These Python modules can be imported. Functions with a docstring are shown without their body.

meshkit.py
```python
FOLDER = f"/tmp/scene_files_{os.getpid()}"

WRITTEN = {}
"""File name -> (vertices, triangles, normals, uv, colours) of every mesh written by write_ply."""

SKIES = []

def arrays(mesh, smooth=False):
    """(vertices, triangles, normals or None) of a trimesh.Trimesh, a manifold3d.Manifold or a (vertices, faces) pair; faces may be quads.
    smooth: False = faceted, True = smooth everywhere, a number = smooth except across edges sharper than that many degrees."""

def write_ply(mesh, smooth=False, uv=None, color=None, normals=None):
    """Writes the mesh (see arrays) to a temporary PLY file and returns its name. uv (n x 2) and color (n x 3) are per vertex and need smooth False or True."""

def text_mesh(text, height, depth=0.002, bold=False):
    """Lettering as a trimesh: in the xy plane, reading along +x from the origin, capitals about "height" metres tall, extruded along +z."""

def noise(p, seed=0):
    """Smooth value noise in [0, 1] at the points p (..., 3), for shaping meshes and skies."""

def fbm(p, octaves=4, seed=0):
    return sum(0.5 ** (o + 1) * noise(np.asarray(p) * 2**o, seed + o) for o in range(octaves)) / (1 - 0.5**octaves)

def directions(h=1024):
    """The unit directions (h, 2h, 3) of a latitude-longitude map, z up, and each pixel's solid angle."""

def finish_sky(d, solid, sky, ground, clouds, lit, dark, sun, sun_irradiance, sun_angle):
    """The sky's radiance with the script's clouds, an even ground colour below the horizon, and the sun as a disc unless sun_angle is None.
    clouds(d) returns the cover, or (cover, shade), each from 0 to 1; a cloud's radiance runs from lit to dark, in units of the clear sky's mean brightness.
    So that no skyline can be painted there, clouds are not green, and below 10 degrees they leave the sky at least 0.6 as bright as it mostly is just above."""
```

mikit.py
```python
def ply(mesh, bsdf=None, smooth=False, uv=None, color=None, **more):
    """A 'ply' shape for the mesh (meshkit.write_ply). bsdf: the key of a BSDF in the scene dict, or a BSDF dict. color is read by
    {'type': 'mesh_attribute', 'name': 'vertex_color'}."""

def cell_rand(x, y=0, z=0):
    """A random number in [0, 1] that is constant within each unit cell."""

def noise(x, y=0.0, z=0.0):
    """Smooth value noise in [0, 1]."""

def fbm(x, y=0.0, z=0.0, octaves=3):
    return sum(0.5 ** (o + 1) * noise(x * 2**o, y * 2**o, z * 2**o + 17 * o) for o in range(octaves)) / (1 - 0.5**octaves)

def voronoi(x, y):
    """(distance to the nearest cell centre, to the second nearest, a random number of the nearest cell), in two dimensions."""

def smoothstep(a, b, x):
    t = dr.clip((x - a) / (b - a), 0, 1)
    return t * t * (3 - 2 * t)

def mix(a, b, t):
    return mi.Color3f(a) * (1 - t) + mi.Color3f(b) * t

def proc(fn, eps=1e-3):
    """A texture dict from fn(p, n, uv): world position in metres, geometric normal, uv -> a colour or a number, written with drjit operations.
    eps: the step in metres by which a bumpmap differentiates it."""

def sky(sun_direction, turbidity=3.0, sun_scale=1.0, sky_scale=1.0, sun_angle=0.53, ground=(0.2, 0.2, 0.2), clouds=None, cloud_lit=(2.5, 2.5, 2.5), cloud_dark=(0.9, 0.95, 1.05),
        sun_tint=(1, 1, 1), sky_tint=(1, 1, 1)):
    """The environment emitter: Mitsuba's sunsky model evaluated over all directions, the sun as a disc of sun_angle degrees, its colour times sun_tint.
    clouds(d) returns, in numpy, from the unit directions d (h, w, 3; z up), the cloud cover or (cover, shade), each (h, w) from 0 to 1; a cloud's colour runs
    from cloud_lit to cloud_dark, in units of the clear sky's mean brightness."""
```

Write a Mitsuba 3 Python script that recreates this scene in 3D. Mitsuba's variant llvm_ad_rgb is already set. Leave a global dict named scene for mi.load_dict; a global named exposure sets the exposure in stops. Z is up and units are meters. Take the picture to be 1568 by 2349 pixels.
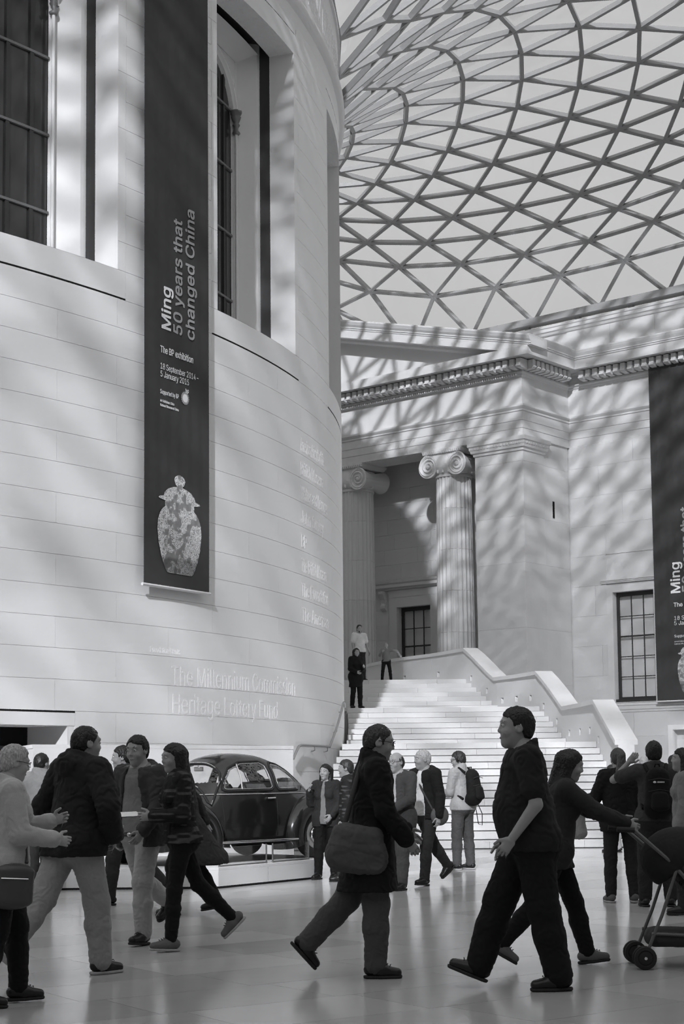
import math, random, numpy as np, trimesh, drjit as dr, mitsuba as mi, mikit, meshkit
from mikit import noise, fbm, smoothstep, cell_rand
random.seed(7)
RNG = np.random.default_rng(7)
T = mi.ScalarTransform4f
scene, labels = {'type': 'scene'}, {}

# ---------------------------------------------------------------- camera, sky, sun, exposure
EYE, FOCAL, PITCH, ROLL, PY = 1.465, 3700.0, 0.092546, -0.0098947, 1430.38
cp, sp, cr, sr = math.cos(PITCH), math.sin(PITCH), math.cos(ROLL), math.sin(ROLL)
FWD = np.array([0, cp, sp]); RIGHT = np.array([cr, -sr * sp, sr * cp]); UP = np.array([-sr, -cr * sp, cr * cp])
scene['camera'] = {'type': 'perspective', 'fov': 2 * math.degrees(math.atan(784 / FOCAL)), 'fov_axis': 'x', 'near_clip': 0.3, 'far_clip': 600.0,
                   'principal_point_offset_x': 0.0, 'principal_point_offset_y': -(PY - 1174.5) / 2349,
                   'to_world': T().look_at(origin=[0, 0, EYE], target=[0, cp, EYE + sp], up=UP.tolist())}
exposure = 1.13
SUN = np.array([-0.141, -0.879, 0.454])
def sky_clouds(d):
    v = meshkit.fbm(d * np.array([3.0, 3.0, 5.0]) + 4.0, 4)
    glow = np.clip((1 - d @ (SUN / np.linalg.norm(SUN))) / 1.6, 0, 1)          # thin cloud is brighter towards the sun
    return np.ones(d.shape[:2]), np.clip(glow ** 0.45 * 0.92 + (v - 0.5) * 0.22, 0, 1)
scene['sky'] = mikit.sky(SUN, turbidity=4.0, sun_scale=1.7, sky_scale=1.0, sun_angle=1.15, ground=(0.25, 0.25, 0.25), clouds=sky_clouds,
                         cloud_lit=(7.0, 7.0, 7.0), cloud_dark=(2.35, 2.35, 2.35), sun_tint=(0.741, 0.980, 1.586))

# ---------------------------------------------------------------- helpers
def gray(v): return {'type': 'rgb', 'value': [float(v)] * 3}
def mat(name, v, rough=0.6, spec=0.3, metal=0.0, **more):
    base = mikit.proc(v) if callable(v) else gray(v)
    b = {'type': 'principled', 'base_color': base, 'roughness': rough, 'specular': spec, 'metallic': metal}
    b.update(more)
    scene[name] = {'type': 'twosided', 'bsdf': b}
    return name
COUNT = {}
def key_of(name):
    k = COUNT.get(name, 0); COUNT[name] = k + 1
    return name if k == 0 else f'{name}_{k:03d}'
def put(name, mesh, m, smooth=False, parent=None, **props):
    key = key_of((parent + '__' if parent else '') + name)
    scene[key] = mikit.ply(mesh, m, smooth=smooth)
    if props: labels[key] = {k: v for k, v in props.items() if v}
    return key
def reuse(name, src, parent=None, to_world=None, m=None, **props):
    key = key_of((parent + '__' if parent else '') + name)
    d = dict(scene[src])
    if to_world is not None: d['to_world'] = to_world
    if m: d['bsdf'] = {'type': 'ref', 'id': m}
    scene[key] = d
    if props: labels[key] = {k: v for k, v in props.items() if v}
    return key
def thing(name, label, category, group=None, kind=None):
    key = key_of(name); labels[key] = {'label': label}
    if category: labels[key]['category'] = category
    if group: labels[key]['group'] = group
    if kind: labels[key]['kind'] = kind
    return key
def struct(name, mesh, m, label, smooth=False):
    return put(name, mesh, m, smooth, label=label, kind='structure')
def cat(ms):
    ms = [m for m in ms if m is not None]
    return trimesh.util.concatenate(ms)
def quadmesh(P):
    """P (a, b, 3) grid of points -> mesh"""
    a, b = P.shape[:2]; i = np.arange(a * b).reshape(a, b)
    q = np.stack([i[:-1, :-1], i[1:, :-1], i[1:, 1:], i[:-1, 1:]], -1).reshape(-1, 4)
    return trimesh.Trimesh(P.reshape(-1, 3), np.vstack([q[:, [0, 1, 2]], q[:, [0, 2, 3]]]), process=False)
BOXF = np.array([[0, 2, 1], [0, 3, 2], [4, 5, 6], [4, 6, 7], [0, 1, 5], [0, 5, 4], [1, 2, 6], [1, 6, 5], [2, 3, 7], [2, 7, 6], [3, 0, 4], [3, 4, 7]])
def hexa(pts): return trimesh.Trimesh(np.array(pts, float), BOXF, process=False)
def box(x0, x1, y0, y1, z0, z1):
    return hexa([[x0, y0, z0], [x1, y0, z0], [x1, y1, z0], [x0, y1, z0], [x0, y0, z1], [x1, y0, z1], [x1, y1, z1], [x0, y1, z1]])
def bbox(x0, x1, y0, y1, z0, z1, b=0.01):
    """box with chamfered edges"""
    c = []
    for (X, Y, Z) in ((0, b, b), (b, 0, b), (b, b, 0)):
        for x in (x0 + X, x1 - X):
            for y in (y0 + Y, y1 - Y):
                for z in (z0 + Z, z1 - Z): c.append((x, y, z))
    return trimesh.convex.convex_hull(np.array(c))
def tube(pts, r, n=8, closed=False):
    P = np.array(pts, float); m = len(P)
    R = np.broadcast_to(np.asarray(r, float), (m,))
    t = np.gradient(P, axis=0) if not closed else (np.roll(P, -1, 0) - np.roll(P, 1, 0))
    t /= np.linalg.norm(t, axis=1, keepdims=True) + 1e-12
    up = np.array([0, 0, 1.0]) if abs(t[0, 2]) < 0.9 else np.array([1.0, 0, 0])
    a = np.cross(t[0], up); a /= np.linalg.norm(a); rings = []
    ang = np.linspace(0, 2 * np.pi, n, endpoint=False)
    for i in range(m):
        a = a - t[i] * (a @ t[i]); a /= np.linalg.norm(a) + 1e-12
        b = np.cross(t[i], a)
        rings.append(P[i] + R[i] * (np.cos(ang)[:, None] * a + np.sin(ang)[:, None] * b))
    V = np.array(rings)
    if closed: V = np.vstack([V, V[:1]])
    V = np.concatenate([V, V[:, :1]], 1)
    me = quadmesh(V)
    if not closed:
        caps = []
        for ring, c, flip in ((V[0], P[0], 1), (V[-1], P[-1], 0)):
            f = [[n + 1, i, i + 1] if flip else [n + 1, i + 1, i] for i in range(n)]
            caps.append(trimesh.Trimesh(np.vstack([ring, c]), f, process=False))
        me = cat([me] + caps)
    return me
def lathe(prof, n=24, c=(0, 0, 0)):
    pr = np.array(prof, float); a = np.linspace(0, 2 * np.pi, n + 1)
    P = np.stack([pr[:, None, 0] * np.cos(a), pr[:, None, 0] * np.sin(a), np.broadcast_to(pr[:, None, 1], (len(pr), n + 1))], -1)
    return quadmesh(P[:, ::-1] + np.array(c))
def ray(x, y):
    d = (x - 784) / FOCAL * RIGHT - (y - PY) / FOCAL * UP + FWD
    return d / np.linalg.norm(d)
def project(P):
    P = np.asarray(P, float) - [0, 0, EYE]
    z = P @ FWD
    return np.stack([784 + FOCAL * (P @ RIGHT) / z, PY - FOCAL * (P @ UP) / z], -1)

def sweep_caps(prof, P):
    """end caps for a swept closed profile: P (profile, path, 3)"""
    import shapely
    v2, f = trimesh.creation.triangulate_polygon(shapely.Polygon(prof), engine='earcut')
    idx = [int(np.argmin(np.linalg.norm(np.array(prof) - q, axis=1))) for q in v2]; out = []
    for e in (0, -1):
        m = trimesh.Trimesh(P[idx, e], f, process=False); inner = P[:, 1 if e == 0 else -2].mean(0)
        if (m.face_normals.mean(0) @ (P[:, e].mean(0) - inner)) < 0: m.invert()
        out.append(m)
    return out

# ---------------------------------------------------------------- materials
def stone(base, vary, scale=1.0, streak=0.0):
    def fn(p, n, uv):
        v = base + vary * (fbm(p.x * 0.9 * scale, p.y * 0.9 * scale, p.z * 0.7 * scale, 4) - 0.5) * 2
        v = v + vary * 0.5 * (noise(p.x * 14 * scale, p.y * 14 * scale, p.z * 14 * scale) - 0.5)
        if streak: v = v - streak * smoothstep(0.55, 0.8, fbm(p.x * 2.5, p.y * 2.5, p.z * 0.5, 3))
        return mi.Color3f(v)
    return fn
for i, v in enumerate((0.685, 0.69, 0.695)): mat(f'drum_stone_{i}', stone(v, 0.012), 0.75, 0.25)
for i, v in enumerate((0.555, 0.57, 0.585)): mat(f'facade_stone_{i}', stone(v, 0.025, 1.0, 0.02), 0.8, 0.2)
for i, v in enumerate((0.29, 0.325, 0.345, 0.375)): mat(f'floor_stone_{i}', stone(v, 0.02, 0.8), 0.17, 0.5)
mat('step_stone_0', stone(0.55, 0.03, 0.8), 0.5, 0.4); mat('step_stone_1', stone(0.585, 0.03, 0.8), 0.5, 0.4)
mat('joint', 0.16, 0.9, 0.1)
mat('carved', 0.73, 0.7, 0.2)
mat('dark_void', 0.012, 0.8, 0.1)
mat('bronze', 0.045, 0.4, 0.4); mat('iron', 0.03, 0.45, 0.4)
mat('roof_steel', 0.29, 0.4, 0.4); mat('beam_steel', 0.3, 0.5, 0.3)
mat('white_paint', 0.72, 0.6, 0.3); mat('plinth_paint', 0.62, 0.55, 0.3)
mat('chrome', 0.75, 0.12, 0.5, 1.0); mat('steel_rail', 0.5, 0.3, 0.5, 1.0)
scene['roof_glass'] = {'type': 'thindielectric', 'int_ior': 1.2}
scene['clear_glass'] = {'type': 'thindielectric', 'int_ior': 1.5}
mat('dark_glass', 0.03, 0.08, 0.5)
# ---------------------------------------------------------------- the setting: axes of the court
CX, CY, RD = -22.20735, 41.8366, 22.245          # the drum's centre and radius
AZ = math.radians(40.0)
EN = np.array([math.sin(AZ), math.cos(AZ), 0.0]); EU = np.array([math.cos(AZ), -math.sin(AZ), 0.0])
CC = np.array([CX, CY, 0.0])
def court(s, d, z):
    """s metres to the right along the far wall from the drum's axis, d metres in front of that wall."""
    s, d, z = np.broadcast_arrays(np.asarray(s, float), d, z)
    return CC + s[..., None] * EU + (36.6 - d)[..., None] * EN + z[..., None] * np.array([0, 0, 1.0])
def cbox(s0, s1, d0, d1, z0, z1, b=0.0):
    m = box(s0, s1, d0, d1, z0, z1) if not b else bbox(s0, s1, d0, d1, z0, z1, b)
    m.vertices = court(m.vertices[:, 0], m.vertices[:, 1], m.vertices[:, 2]); m.invert()
    return m
def inwall(m):
    """mesh whose x, y, z are s, d, z"""
    m = m.copy(); m.vertices = court(m.vertices[:, 0], m.vertices[:, 1], m.vertices[:, 2]); m.invert(); return m
def drum_pt(th, r, z):
    th, r, z = np.broadcast_arrays(np.radians(np.asarray(th, float)), r, z)
    return np.stack([CX + r * np.cos(th), CY + r * np.sin(th), z], -1)
def arc_box(t0, t1, r0, r1, z0, z1, step=1.6, inner=True):
    n = max(1, int(math.ceil(abs(t1 - t0) / step))); t = np.linspace(t0, t1, n + 1)
    P = np.stack([drum_pt(t, r0, z0), drum_pt(t, r1, z0), drum_pt(t, r1, z1), drum_pt(t, r0, z1)] + [drum_pt(t, r0, z0)], 0)
    if not inner: P = P[:4]
    side = quadmesh(P)
    caps = []
    for i, fl in ((0, 0), (n, 1)):
        q = P[:4, i]; caps.append(trimesh.Trimesh(q, [[0, 1, 2], [0, 2, 3]] if fl else [[0, 2, 1], [0, 3, 2]], process=False))
    return cat([side] + caps)
def sweep_arc(prof, t0, t1, step=1.0):
    """closed (r, z) profile swept round the drum"""
    n = max(1, int(math.ceil((t1 - t0) / step))); t = np.linspace(t0, t1, n + 1)
    pr = np.array(list(prof) + [prof[0]], float)
    return quadmesh(np.stack([drum_pt(t, r, z) for r, z in pr], 0))

# ---- floor: slabs laid in rings round the drum
floor = struct('floor', cat([box(-60, 60, -12, 110, -0.3, -0.012)]), 'joint', 'pale polished limestone floor of the court')
def floor_tiles():
    tiles = []
    ring = 0.82
    for k in range(0, 60):
        r0 = RD - 3 + k * ring * 1.0; r1 = r0 + ring; rm = (r0 + r1) / 2
        dth = math.degrees(1.28 / rm); off = 0.5 * dth * (k % 2)
        for j in range(int(-75 / dth), int(30 / dth)):
            t0, t1 = j * dth + off, (j + 1) * dth + off
            c = drum_pt((t0 + t1) / 2, rm, 0.0)
            if c[1] < -3 or c[1] > 62: continue
            x, y = project(c)
            if c[1] < 1.5: continue
            out = not (-250 < x < 1820 and 1780 < y < 2700)
            if out and not (abs(c[0]) < 22 and c[1] < 60): continue
            tiles.append((c[1], out, k, j, t0, t1, r0, r1))
    tiles.sort(key=lambda a: (a[1], a[0]))
    rest = []
    for i, (dist, out, k, j, t0, t1, r0, r1) in enumerate(tiles):
        g = 0.0016; gt = math.degrees(g / r0)
        a, b = drum_pt([t0 + gt, t1 - gt], r0 + g, 0), drum_pt([t0 + gt, t1 - gt], r1 - g, 0)
        q = np.array([a[0], a[1], b[1], b[0]]); low = q - [0, 0, 0.012]
        m = hexa(np.vstack([low, q]))
        if np.cross(q[1] - q[0], q[3] - q[0])[2] < 0: m.invert()
        v = f'floor_stone_{(k * 7 + j * 3 + (k * j) % 5) % 4}'
        if i < 300 and not out: put('floor_tile', m, v, parent=floor)
        else: rest.append(m)
    put('far_floor_tiles', cat(rest), 'floor_stone_1', parent=floor, kind='stuff', label='pale limestone slabs of the farther floor')
floor_tiles()

# ---- the drum (round reading room) with its deep windows
KZ, CH = 10.204, 0.5439                            # a course line and the course height
WIN = [-112.3, -94.3, -76.3, -58.3, -40.3, -22.3, -4.3, 13.7, 31.7]; WH = 4.95
WZ0, WZ1 = KZ + CH, 17.72
core = []
core.append(arc_box(-180, 180, RD - 0.58, RD - 0.012, 2.33, WZ0, 2.0))
core.append(arc_box(-180, 180, RD - 0.58, RD - 0.012, WZ1, 20.4, 2.0))
edges = [-180] + sum([[w - WH, w + WH] for w in WIN], []) + [180]
for a, b in zip(edges[0::2], edges[1::2]): core.append(arc_box(a, b, RD - 0.58, RD - 0.012, WZ0, WZ1, 2.0))
core.append(arc_box(-38.4, 180 + 134, RD - 0.58, RD - 0.012, 0, 2.33, 2.0))
drum = struct('wall_drum', cat(core), 'drum_stone_1', 'pale stone drum of the round reading room, curving away on the left')
def drum_panels():
    dth = 7.55; panels = []
    open_ = [(w - WH - 0.55, w + WH + 0.55, KZ, 18.2) for w in WIN] + [(-49.5, -37.96, 0, 2.6)]
    for k in range(-15, 19):
        z1, z0 = KZ - k * CH, max(KZ - (k + 1) * CH, 0.0)
        off = -24.06 + (0.5 * dth if k % 2 == 0 else 0)
        for j in range(-6, 5):
            t0, t1 = off + j * dth, off + (j + 1) * dth
            segs = [(t0, t1)]
            for a, b, c0, c1 in open_:
                if z0 < c1 - 0.015 and z1 > c0 + 0.05:
                    new = []
                    for s0, s1 in segs:
                        if b <= s0 or a >= s1: new.append((s0, s1)); continue
                        if a > s0: new.append((s0, a))
                        if b < s1: new.append((b, s1))
                    segs = new
            for s0, s1 in segs:
                if s1 - s0 > 0.15: panels.append((abs((s0 + s1) / 2 + 24), s0, s1, z0, z1, k))
    for w in WIN[3:8]:                              # frame panels round each window
        panels += [(abs(w + 24), w - WH - .55, w + WH + .55, KZ + .03, WZ0, 0), (abs(w + 24), w - WH - .55, w + WH + .55, WZ1, 18.2, 0)]
        for k in range(-14, -1):
            if k % 2: continue
            z1, z0 = min(KZ - k * CH, WZ1), max(KZ - (k + 2) * CH, WZ0)
            for s0, s1 in ((w - WH - .55, w - WH), (w + WH, w + WH + .55)):
                if z1 - z0 > .1: panels.append((abs(w + 24) + 3, s0, s1, z0, z1, k))
    panels.append((0, -49.5, -37.96, 2.33, 2.56, 0))
    panels.sort(key=lambda a: a[0])
    rest = []
    for i, (_, s0, s1, z0, z1, k) in enumerate(panels):
        g = 0.0028; ga = math.degrees(g / RD)
        m = arc_box(s0 + ga * .3, s1 - ga * .3, RD - 0.012, RD, z0 + g, z1 - g, 1.3, inner=False)
        if i < 300: put('stone_panel', m, f'drum_stone_{(i * 5 + k) % 3}', parent=drum)
        else: rest.append(m)
    if rest: put('more_stone_panels', cat(rest), 'drum_stone_1', parent=drum, kind='stuff', label='further stone panels of the drum')
drum_panels()
for w in WIN[3:8]:  # dark strips put the shade of the shallow slots into the colour
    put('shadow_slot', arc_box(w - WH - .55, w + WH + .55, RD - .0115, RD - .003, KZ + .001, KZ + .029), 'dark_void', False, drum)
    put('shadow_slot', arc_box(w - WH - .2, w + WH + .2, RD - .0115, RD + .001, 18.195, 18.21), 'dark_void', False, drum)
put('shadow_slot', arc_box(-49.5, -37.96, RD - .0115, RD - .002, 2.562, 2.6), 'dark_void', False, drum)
# cornice roll, inscription frieze and dark gap under the roof
put('cornice_roll', sweep_arc([(RD - .02, 18.42), (RD + .02, 18.74), (RD + .10, 18.78), (RD + .16, 18.86), (RD + .17, 18.95), (RD + .13, 19.04), (RD + .02, 19.08), (RD - .02, 19.1)], -75, 40), 'drum_stone_1', 40, drum)
put('frieze_band', arc_box(-75, 40, RD - .3, RD + 0.0, 19.08, 20.75, 1.5), 'drum_stone_0', False, drum)
put('top_ledge', arc_box(-180, 180, RD - .4, RD + 0.06, 20.75, 20.88, 1.5), 'drum_stone_2', False, drum)
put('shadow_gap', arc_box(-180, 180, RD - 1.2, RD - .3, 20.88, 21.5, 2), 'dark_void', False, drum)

put('inner_light_cap', lathe([(0, 20.5), (RD - .3, 20.5)], 72, (CX, CY, 0)), 'dark_void', False, drum)  # unseen dark disc added to keep sky light out of the drum
put('dome_shade_ring', arc_box(-180, 180, RD - 1.6, RD - .5, 21.5, 23.9, 3), 'bronze', False, drum)  # unseen ring added so the drum's shadow reaches up the far facade

def drum_window(n, w):
    key = thing(f'window_{n}', 'deep arched window recess in the stone drum, %s' % {1: 'left of the tall dark banner', 2: 'right of the tall dark banner', 3: 'at the far right edge of the drum'}.get(n, 'out of sight beyond the others'), None, kind='structure')
    sgn = [(-1), 1]
    rev, slot, strip, splay = [], [], [], []
    zt = WZ1; zs = 16.0
    for s in sgn:
        rev.append(quadmesh(np.stack([np.stack([drum_pt(w + s * WH, RD - d, z) for z in (WZ0, zt)]) for d in (0, .58)])))
        slot.append(quadmesh(np.stack([np.stack([drum_pt(w + s * WH, RD - d, z) for z in (WZ0 - .3, zt + .3)]) for d in (.58, .82)])))
        slot.append(quadmesh(np.stack([np.stack([drum_pt(a, RD - .585, z) for z in (WZ0 - .3, zt + .3)]) for a in (w + s * WH, w + s * (WH + .5))])))
    slot.append(quadmesh(np.stack([drum_pt(np.linspace(w - WH - .6, w + WH + .6, 9), RD - d, zt + .28) for d in (.5, 1.3)])))
    slot.append(quadmesh(np.stack([drum_pt(np.linspace(w - WH - .6, w + WH + .6, 9), RD - .585, z) for z in (zt, zt + .3)])))
    key_r = put('reveal', cat(rev), 'drum_stone_2', False, key)
    put('side_slot', cat(slot), 'bronze', False, key)
    lint = quadmesh(np.stack([drum_pt(np.linspace(w - WH, w + WH, 9), RD - d, zt) for d in (0, .58)]))
    sill = quadmesh(np.stack([drum_pt(np.linspace(w - WH, w + WH, 9), RD - d, WZ0) for d in (0, .9)]))
    put('soffit', lint, 'drum_stone_0', False, key); put('sill', sill, 'drum_stone_1', False, key)
    # old wall: front strip and splayed jambs rising to a flat splayed head, arch moulding
    prof = [(.82, 4.78), (.84, 4.62), (1.22, 3.98), (1.25, 3.9), (1.27, 3.72), (1.33, 3.6)]
    for s in sgn:
        splay.append(quadmesh(np.stack([np.stack([drum_pt(w + s * a, RD - d, z) for z in (WZ0 - .3, zt + .3)]) for d, a in [(.82, 4.95)] + prof])))
    put('splayed_jamb', cat(splay), 'drum_stone_1', 30, key)
    put('old_soffit', quadmesh(np.stack([drum_pt(np.linspace(w - 4.95, w + 4.95, 9), RD - d, z) for d, z in ((.82, zt + .05), (1.25, zt - .2))])), 'drum_stone_0', False, key)
    # spandrel above the arched head
    hw = 3.6; A = np.linspace(0, np.pi, 49); rr = math.radians(hw) * (RD - 1.3)
    def arch(off, d):
        return np.stack([drum_pt(w + np.degrees((rr + off) * np.cos(a) / (RD - 1.3)), RD - d, zs + (rr + off) * np.sin(a)) for a in A])
    top = np.stack([drum_pt(w + np.degrees(rr * np.cos(a) / (RD - 1.3)) * 1.1, RD - 1.26, zt + .3) for a in A])
    put('spandrel', quadmesh(np.stack([arch(.12, 1.26), top])), 'drum_stone_1', 30, key)
    put('arch_moulding', quadmesh(np.stack([arch(.22, 1.255), arch(.18, 1.2), arch(.11, 1.19), arch(.07, 1.24), arch(.03, 1.25), arch(0, 1.36)])), 'drum_stone_2', 40, key)
    # dark glazing with bars
    put('glass_pane', quadmesh(np.stack([drum_pt(np.linspace(w - hw - .3, w + hw + .3, 9), RD - 1.34, z) for z in (WZ0 - .3, zt)])), 'dark_glass', True, key)
    bars = [arc_box(w - hw, w + hw, RD - 1.36, RD - 1.29, z - .025, z + .025) for z in (11.95, 13.45, 14.95, 16.35)]
    put('glazing_bar', cat(bars), 'steel_bar', False, key)
    for a in (-2.45, -.9, .9, 2.45): put('mullion', arc_box(w + a - .12, w + a + .12, RD - 1.36, RD - 1.3, WZ0, 17.4), 'iron', False, key)
    if n in (1, 2):
        for s in (-1, 1):
            c = drum_pt(w + s * 3.62, RD - 1.2, 0)
            prof_c = [(.0, 15.78), (.07, 15.78), (.09, 15.82), (.05, 15.87), (.055, 15.95), (.08, 16.0), (.06, 16.05), (.075, 16.1), (.12, 16.18), (.10, 16.22), (.13, 16.27), (.13, 16.32), (0, 16.32)]
            m = lathe(prof_c, 14, (c[0], c[1], 0)); v = m.vertices
            m.vertices[:, :2] += (meshkit.noise(v * 16, 3)[:, None] - .5) * .04 * np.sign(v[:, :2] - c[:2])
            put('capital', m, 'iron_worn', 40, key)
            put('colonnette', tube([(c[0], c[1], WZ0 - .2), (c[0], c[1], 15.8)], .035, 10), 'drum_stone_1', 60, key)
mat('steel_bar', 0.14, 0.4, 0.5); mat('iron_worn', 0.16, 0.4, 0.5)
for n, w in ((1, -40.3), (2, -22.3), (3, -4.3), (4, -58.3)): drum_window(n, w)

# entrance in the drum's foot, at the left edge
dk = thing('door_1', 'dark doorway in the foot of the stone drum at the left edge', None, kind='structure')
put('jamb', quadmesh(np.stack([np.stack([drum_pt(-38.4, RD - d, z) for z in (0, 2.33)]) for d in (0, 1.1)])), 'drum_stone_1', False, dk)
put('lintel_soffit', quadmesh(np.stack([drum_pt(np.linspace(-48.5, -38.4, 9), RD - d, 2.33) for d in (0, 1.1)])), 'drum_stone_1', False, dk)
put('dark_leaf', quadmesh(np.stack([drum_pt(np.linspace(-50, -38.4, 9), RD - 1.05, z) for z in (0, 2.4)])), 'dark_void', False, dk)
put('door_rail', arc_box(-48, -38.6, RD - 1.04, RD - .98, 1.9, 2.0), 'bronze', False, dk)
# ---------------------------------------------------------------- the far facade with its portico
SR, DP, SCN = 10.17, 3.32, -1.2                    # right return, portico front, portico axis
SL = 2 * SCN - SR
def sweep_path(prof, path, closed=True):
    """profile of (out, z) along a path of (s, d, os, od): where out is added"""
    pr = list(prof) + ([prof[0]] if closed else [])
    P = np.stack([np.stack([court(s + o * a, d + o * b, z) for (s, d, a, b) in path]) for o, z in pr])
    return cat([quadmesh(P)] + (sweep_caps(list(prof), P[:-1]) if closed else []))
PATH = [(SL, 0, -1, 1), (SL, DP, -1, 1), (SR, DP, 1, 1), (SR, 0, 1, 1), (42, 0, 0, 1)]
wall = struct('wall_east', cat([cbox(-55, 12.0, -1.2, -0.03, 0, 19.0), cbox(12.0, 13.78, -1.2, -0.03, 0, 4.08), cbox(12, 13.78, -1.2, -.03, 8.34, 19), cbox(13.78, 14.45, -1.2, -0.03, 0, 19), cbox(14.45, 16.12, -1.2, -.03, 2.97, 19), cbox(16.12, 55, -1.2, -0.03, 0, 19)]), 'facade_stone_0', 'tall classical stone facade with a columned portico behind the stairs')
def ashlar(parent, s0, s1, z0, z1, d, course, length, skip=(), n0=0, th=.03, cap=None):
    k = 0; z = z0; rest = []
    while z < z1 - .05:
        zz = min(z + course, z1); s = s0 - (0.5 * length if k % 2 else 0)
        while s < s1 - .05:
            a, b = max(s, s0), min(s + length * (0.9 + .2 * ((k * 7 + n0) % 3) / 2), s1)
            s = s + length * (0.9 + .2 * ((k * 7 + n0) % 3) / 2)
            if b - a < .12: continue
            segs = [(a, b)]
            for p0, p1, q0, q1 in skip:
                if z < q1 - .02 and zz > q0 + .02:
                    segs = [x for u0, u1 in segs for x in ((u0, min(u1, p0)), (max(u0, p1), u1)) if x[1] - x[0] > .06]
            for a2, b2 in segs:
                g = .002
                m = cbox(a2 + g, b2 - g, d - th, d, z + g, zz - g, 0)
                v = f'facade_stone_{int(RNG.integers(0, 3))}'
                if cap is None or b2 > cap: put('stone_block', m, v, parent=parent)
                else: rest.append(m)
        z = zz; k += 1
    return rest
W2 = (12.0, 13.78, 4.08, 8.34)
rest = ashlar(wall, SR, 22, 3.95, 14.3, 0, 1.18, 2.6, [(W2[0] - .28, W2[1] + .28, W2[2] - .2, W2[3] + .45)], cap=9)
ashlar(wall, SR, 22, 0, 3.7, 0, .92, 2.0, [(14.25, 16.35, 0, 3.2)])
ashlar(wall, SR, 22, 17.92, 19.0, 0, 1.1, 2.2)
ashlar(wall, SL + .1, SR - .1, 0, 15.0, 1.0, .64, 1.75, [(1.78, 4.38, 4.2, 8.82), (SL, -3, 0, 15), (SR - 2.2, SR, 0, 15)], n0=3)
wallb = cat([cbox(SL + .02, 2.2, -.1, .965, 0, 15.4), cbox(3.96, SR - .1, -.1, .965, 0, 15.4), cbox(2.2, 3.96, -.1, .965, 0, 4.3), cbox(2.2, 3.96, -.1, .965, 8.4, 15.4)])
put('portico_back', wallb, 'facade_stone_0', parent=wall)
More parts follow.
